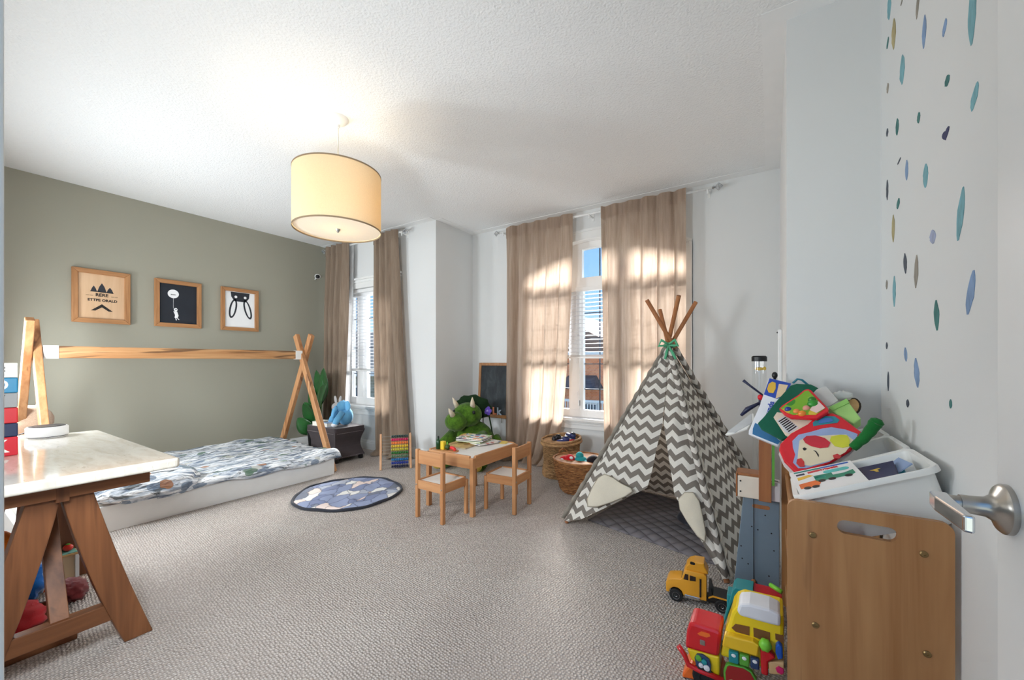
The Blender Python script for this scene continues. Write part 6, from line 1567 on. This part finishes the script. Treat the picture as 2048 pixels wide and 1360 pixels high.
# ------------------------------------------------------------------ yellow toy truck
M_YT = plain('school_bus_yellow', (228, 160, 44), .3, var=.05, coat=.2)
tk = thing('toy_truck', 'yellow toy truck with a black trailer bed in front of the teepee', 'toy truck', (-.435, 2.085, 0), math.radians(5))
hw = .045
def ty(y): return y
cab = MB().prism([(0, .040), (.0, .082), (.010, .098), (.030, .104), (.068, .112), (.082, .150), (.095, .160), (.165, .160), (.178, .150), (.178, .036), (.078, .036), (.072, .055), (.056, .066), (.036, .066), (.020, .055), (.014, .036), (.004, .036)], -.045, .045, XZ).build('cab', M_YT, tk, bevel=.006, seg=3); sm(cab, 60)
MB().prism([(.086, .158), (.088, .175), (.105, .196), (.125, .205), (.168, .208), (.170, .190), (.182, .170), (.186, .158)], -.038, .038, XZ).build('wind_deflector', M_YT, cab, bevel=.005)
MB().prism(rect(.022, .012, .005, 3, .118, .196), .034, .0392, XZ).build('vent', M_BLACK, cab)
M_SMOKE = plain('smoked_window', (46, 34, 30), .15, var=.1)
for poly in ([(.078, .115), (.086, .142), (.100, .142), (.100, .115)], [(.106, .115), (.106, .140), (.132, .138), (.132, .118)]): MB().prism(poly, .0446, .0462, XZ).build('window', M_SMOKE, cab)
MB().beam((.068, 0, .113), (.084, 0, .150), .076, .002, (0, 0, 1)).build('windscreen', M_SMOKE, cab)
MB().tube([(.152, -.046, .05), (.152, -.046, .135)], .004, 8).build('exhaust_stack', M_SMOKE, cab); MB().box(.084, .150, -.049, -.040, .030, .046).build('chrome_step', M_CHROME, cab, bevel=.002)
MB().box(-.006, .004, -.044, .044, .030, .044).build('chrome_bumper', M_CHROME, cab, bevel=.002)
MB().box(.02, .46, -.026, .026, .026, .044).build('chassis', M_BLACK, tk)
MB().prism([(.186, .046), (.186, .105), (.196, .105), (.205, .070), (.455, .060), (.455, .046)], -.046, .046, XZ).build('trailer_bed', M_BLACK, tk, bevel=.002); MB().prism([(.186, .060), (.205, .072), (.455, .060), (.455, .054), (.205, .064), (.186, .052)], .0462, .0475, XZ).build('yellow_stripe', M_YT, tk)
M_TYRE = plain('black_rubber', (24, 24, 25), .7, var=.1)
for x in (.046, .243, .31, .40):
    for s in (-1, 1):
        y = s * .040
        w_ = MB().lathe([(.012, -.010), (.027, -.010), (.030, -.006), (.030, .006), (.027, .010), (.012, .010)], (x, y, .030), 24, XZ).build('wheel', M_TYRE, tk); sm(w_)
        MB().lathe([(0, .004), (.006, .0085), (.008, .004), (.013, .004), (.016, .0095), (.017, .0095), (.017, -.0095), (0, -.0095)], (x, y + s * .003, .030), 18, XZ if s < 0 else Matrix(((1, 0, 0), (0, 0, 1), (0, -1, 0)))).build('hub', M_CHROME, w_)

# ------------------------------------------------------------------ busy play bus
M_BY = plain('bus_yellow', (240, 208, 30), .25, var=.03, coat=.3); M_BR = plain('bus_red', (208, 24, 34), .22, var=.04, coat=.3); M_TEAL = plain('toy_teal', (36, 142, 148), .3, var=.05)
BO = Vector((-.12, 1.60, 0))
bs = thing('play_bus', 'yellow and red toy bus with buttons and a white roof rack beside the storage unit', 'toy bus', BO)
def bp(key, d0, d1, mat, name, par=None, bev=.003):
    poly = [(min(x, .034) - BO.x, max(z, .0)) for x, z in SH3[key]]
    out = [poly[0]]
    for q in poly[1:]:
        if (Vector(q) - Vector(out[-1])).length > 1e-4: out.append(q)
    return MB().prism(out, d0, d1, XZ).build(name, mat, par or bs, bevel=bev)       # depth d grows towards the camera
body = bp('b_body', -.09, .035, M_BY, 'body', None, .010)
M_HOLE = plain('brown_interior', (122, 78, 36), .6)
for k in ('b_win1', 'b_win2', 'b_win3'): bp(k, .030, .0362, M_HOLE, 'window', body, 0)
bp('b_seat', .030, .062, plain('bus_amber', (236, 190, 40), .3), 'door_seat', body, .004)
bp('b_white', -.05, .045, plain('bus_white', (226, 226, 230), .35), 'roof_rack', None, .008)
fr_r = bp('b_red', -.07, .045, M_BR, 'front_fender', None, .010); bp('b_slot', .0445, .0465, plain('orange_plastic', (236, 110, 40)), 'grip_slot', fr_r, 0)
cx_, cz_ = SH3['b_slot'][0]; MB().box(cx_ - BO.x + .008, cx_ - BO.x + .024, -.0475, -.044, cz_ - .035, cz_ - .018).build('mirror_square', M_NICKEL, fr_r, bevel=.001)
ypl = bp('b_yel', -.07, .040, M_BY, 'front_panel', None, .006); dl = bp('b_dial', .0395, .050, plain('dial_blue', (44, 66, 104), .3), 'dial_plate', ypl, .003)
dc = sum((Vector((x, 0, z)) for x, z in SH3['b_dial']), Vector()) / len(SH3['b_dial']) - Vector((BO.x, 0, 0))
for dx, dz, r, m in ((-.014, .012, .010, 'green_plastic'), (.004, .006, .009, 'toy_teal'), (-.006, -.010, .008, 'bus_white'), (.012, -.012, .010, 'bus_white')): MB().lathe([(0, .056), (r, .054), (r, .049)], (dc.x + dx, 0, dc.z + dz), 14, XZ).build('button', MATS[m], dl)
for k, m in (('b_btn1', 'toy_teal'), ('b_btn2', 'green_plastic'), ('b_btn3', 'dial_blue')):
    o = bp(k, .034, .050, MATS[m], 'piano_button', None, .004); cc = sum((Vector((x, 0, z)) for x, z in SH3[k]), Vector()) / 4 - Vector((BO.x, 0, 0)); MB().ell((cc.x, -.0505, cc.z + .008), (.007, .0015, .006)).build('button_mark', M_VINYL, o, smooth=True)
sg = sum((Vector((x, 0, z)) for x, z in SH3['b_green']), Vector()) / len(SH3['b_green'])
gf = bp('b_green', .030, .048, MATS['green_plastic'], 'side_window_frame', None, .003)
ip = [(x + (sg.x - x) * .14 - BO.x, max(0, z + (sg.z - z) * .14)) for x, z in SH3['b_green']]; MB().prism(ip, .0475, .0495, XZ).build('side_window', plain('window_red', (160, 34, 34), .4), gf)
MB().ell((sg.x - BO.x + .012, -.055, .055), (.045, .012, .016), (0, .25, 0)).build('leaf_flap', plain('pale_leaf', (186, 206, 160), .5), gf, smooth=True)
bp('b_col', .020, .058, M_BR, 'gear_column', None, .005); bp('b_deck', .020, .055, wood('toy_tan', (222, 186, 136), (200, 160, 108), 0), 'dash_deck', None, .003); bp('b_mag', .054, .060, plain('magenta', (214, 30, 104), .3), 'oval_button', None, .002)
bp('b_blue', .034, .056, plain('toy_blue', (30, 92, 190), .3), 'fuel_nozzle', None, .004)
kx, kz = SH3['b_knob'][0]; MB().ell((kx - BO.x, -.055, kz), (.018, .018, .020), fn=lambda u: 1 + .06 * math.cos(6 * math.atan2(u.z, u.x))).build('gear_knob', plain('lime_plastic', (126, 206, 60), .35), bs, smooth=True)
MB().tube([(x - BO.x, -.048, z) for x, z in SH3['b_rail']], .009, 10).build('bumper_rail', M_BR, bs, smooth=True); bp('b_org', -.08, .038, plain('bus_orange', (238, 110, 40), .3), 'skirt', None, .006)
for x in (-.20, -.02):
    w_ = MB().lathe([(.0, -.012), (.034, -.012), (.038, -.008), (.038, .008), (.034, .012), (.014, .012), (.012, .008), (0, .008)], (x - BO.x, -.040, .038), 24, XZ).build('wheel', M_TYRE, bs); sm(w_)
# teal and red toy behind the bus, and a lime rod
TO = Vector((-.06, 1.83, 0)); tr_ = thing('shape_sorter', 'teal and red toy shape sorter behind the play bus', 'toy', TO)
def tp_(key, d0, d1, mat, name, bev): return MB().prism([(min(x, .033) - TO.x, z) for x, z in SH3[key]], d0, d1, XZ).build(name, mat, tr_, bevel=bev)
tp_('t_teal', -.06, .03, M_TEAL, 'teal_body', .006); rp = tp_('t_red', -.06, .026, M_BR, 'red_panel', .004)
for x, z in ((-.03, .246), (.0, .225), (.02, .25)): MB().prism(circ(.012, 16, x - TO.x, z), .0262, .0275, XZ).build('shape_hole', plain('deep_red', (130, 12, 20), .4), rp)
MB().box(-.09, .085, -.02, .05, 0, .225).build('base', M_TEAL, tr_, bevel=.004)
ga, gb = SH3['gstick']; o = MB().tube([(0, 0, 0), (gb[0] - ga[0] - .022, -.02, -.006)], .0085, 12).ell((0, 0, 0), .0085).build('lime_rod', plain('lime_plastic', (126, 206, 60)), None, smooth=True, loc=(ga[0], 1.86, ga[2] - .055)); tag(o, 'lime green rod sticking out beside the storage unit', 'rod')
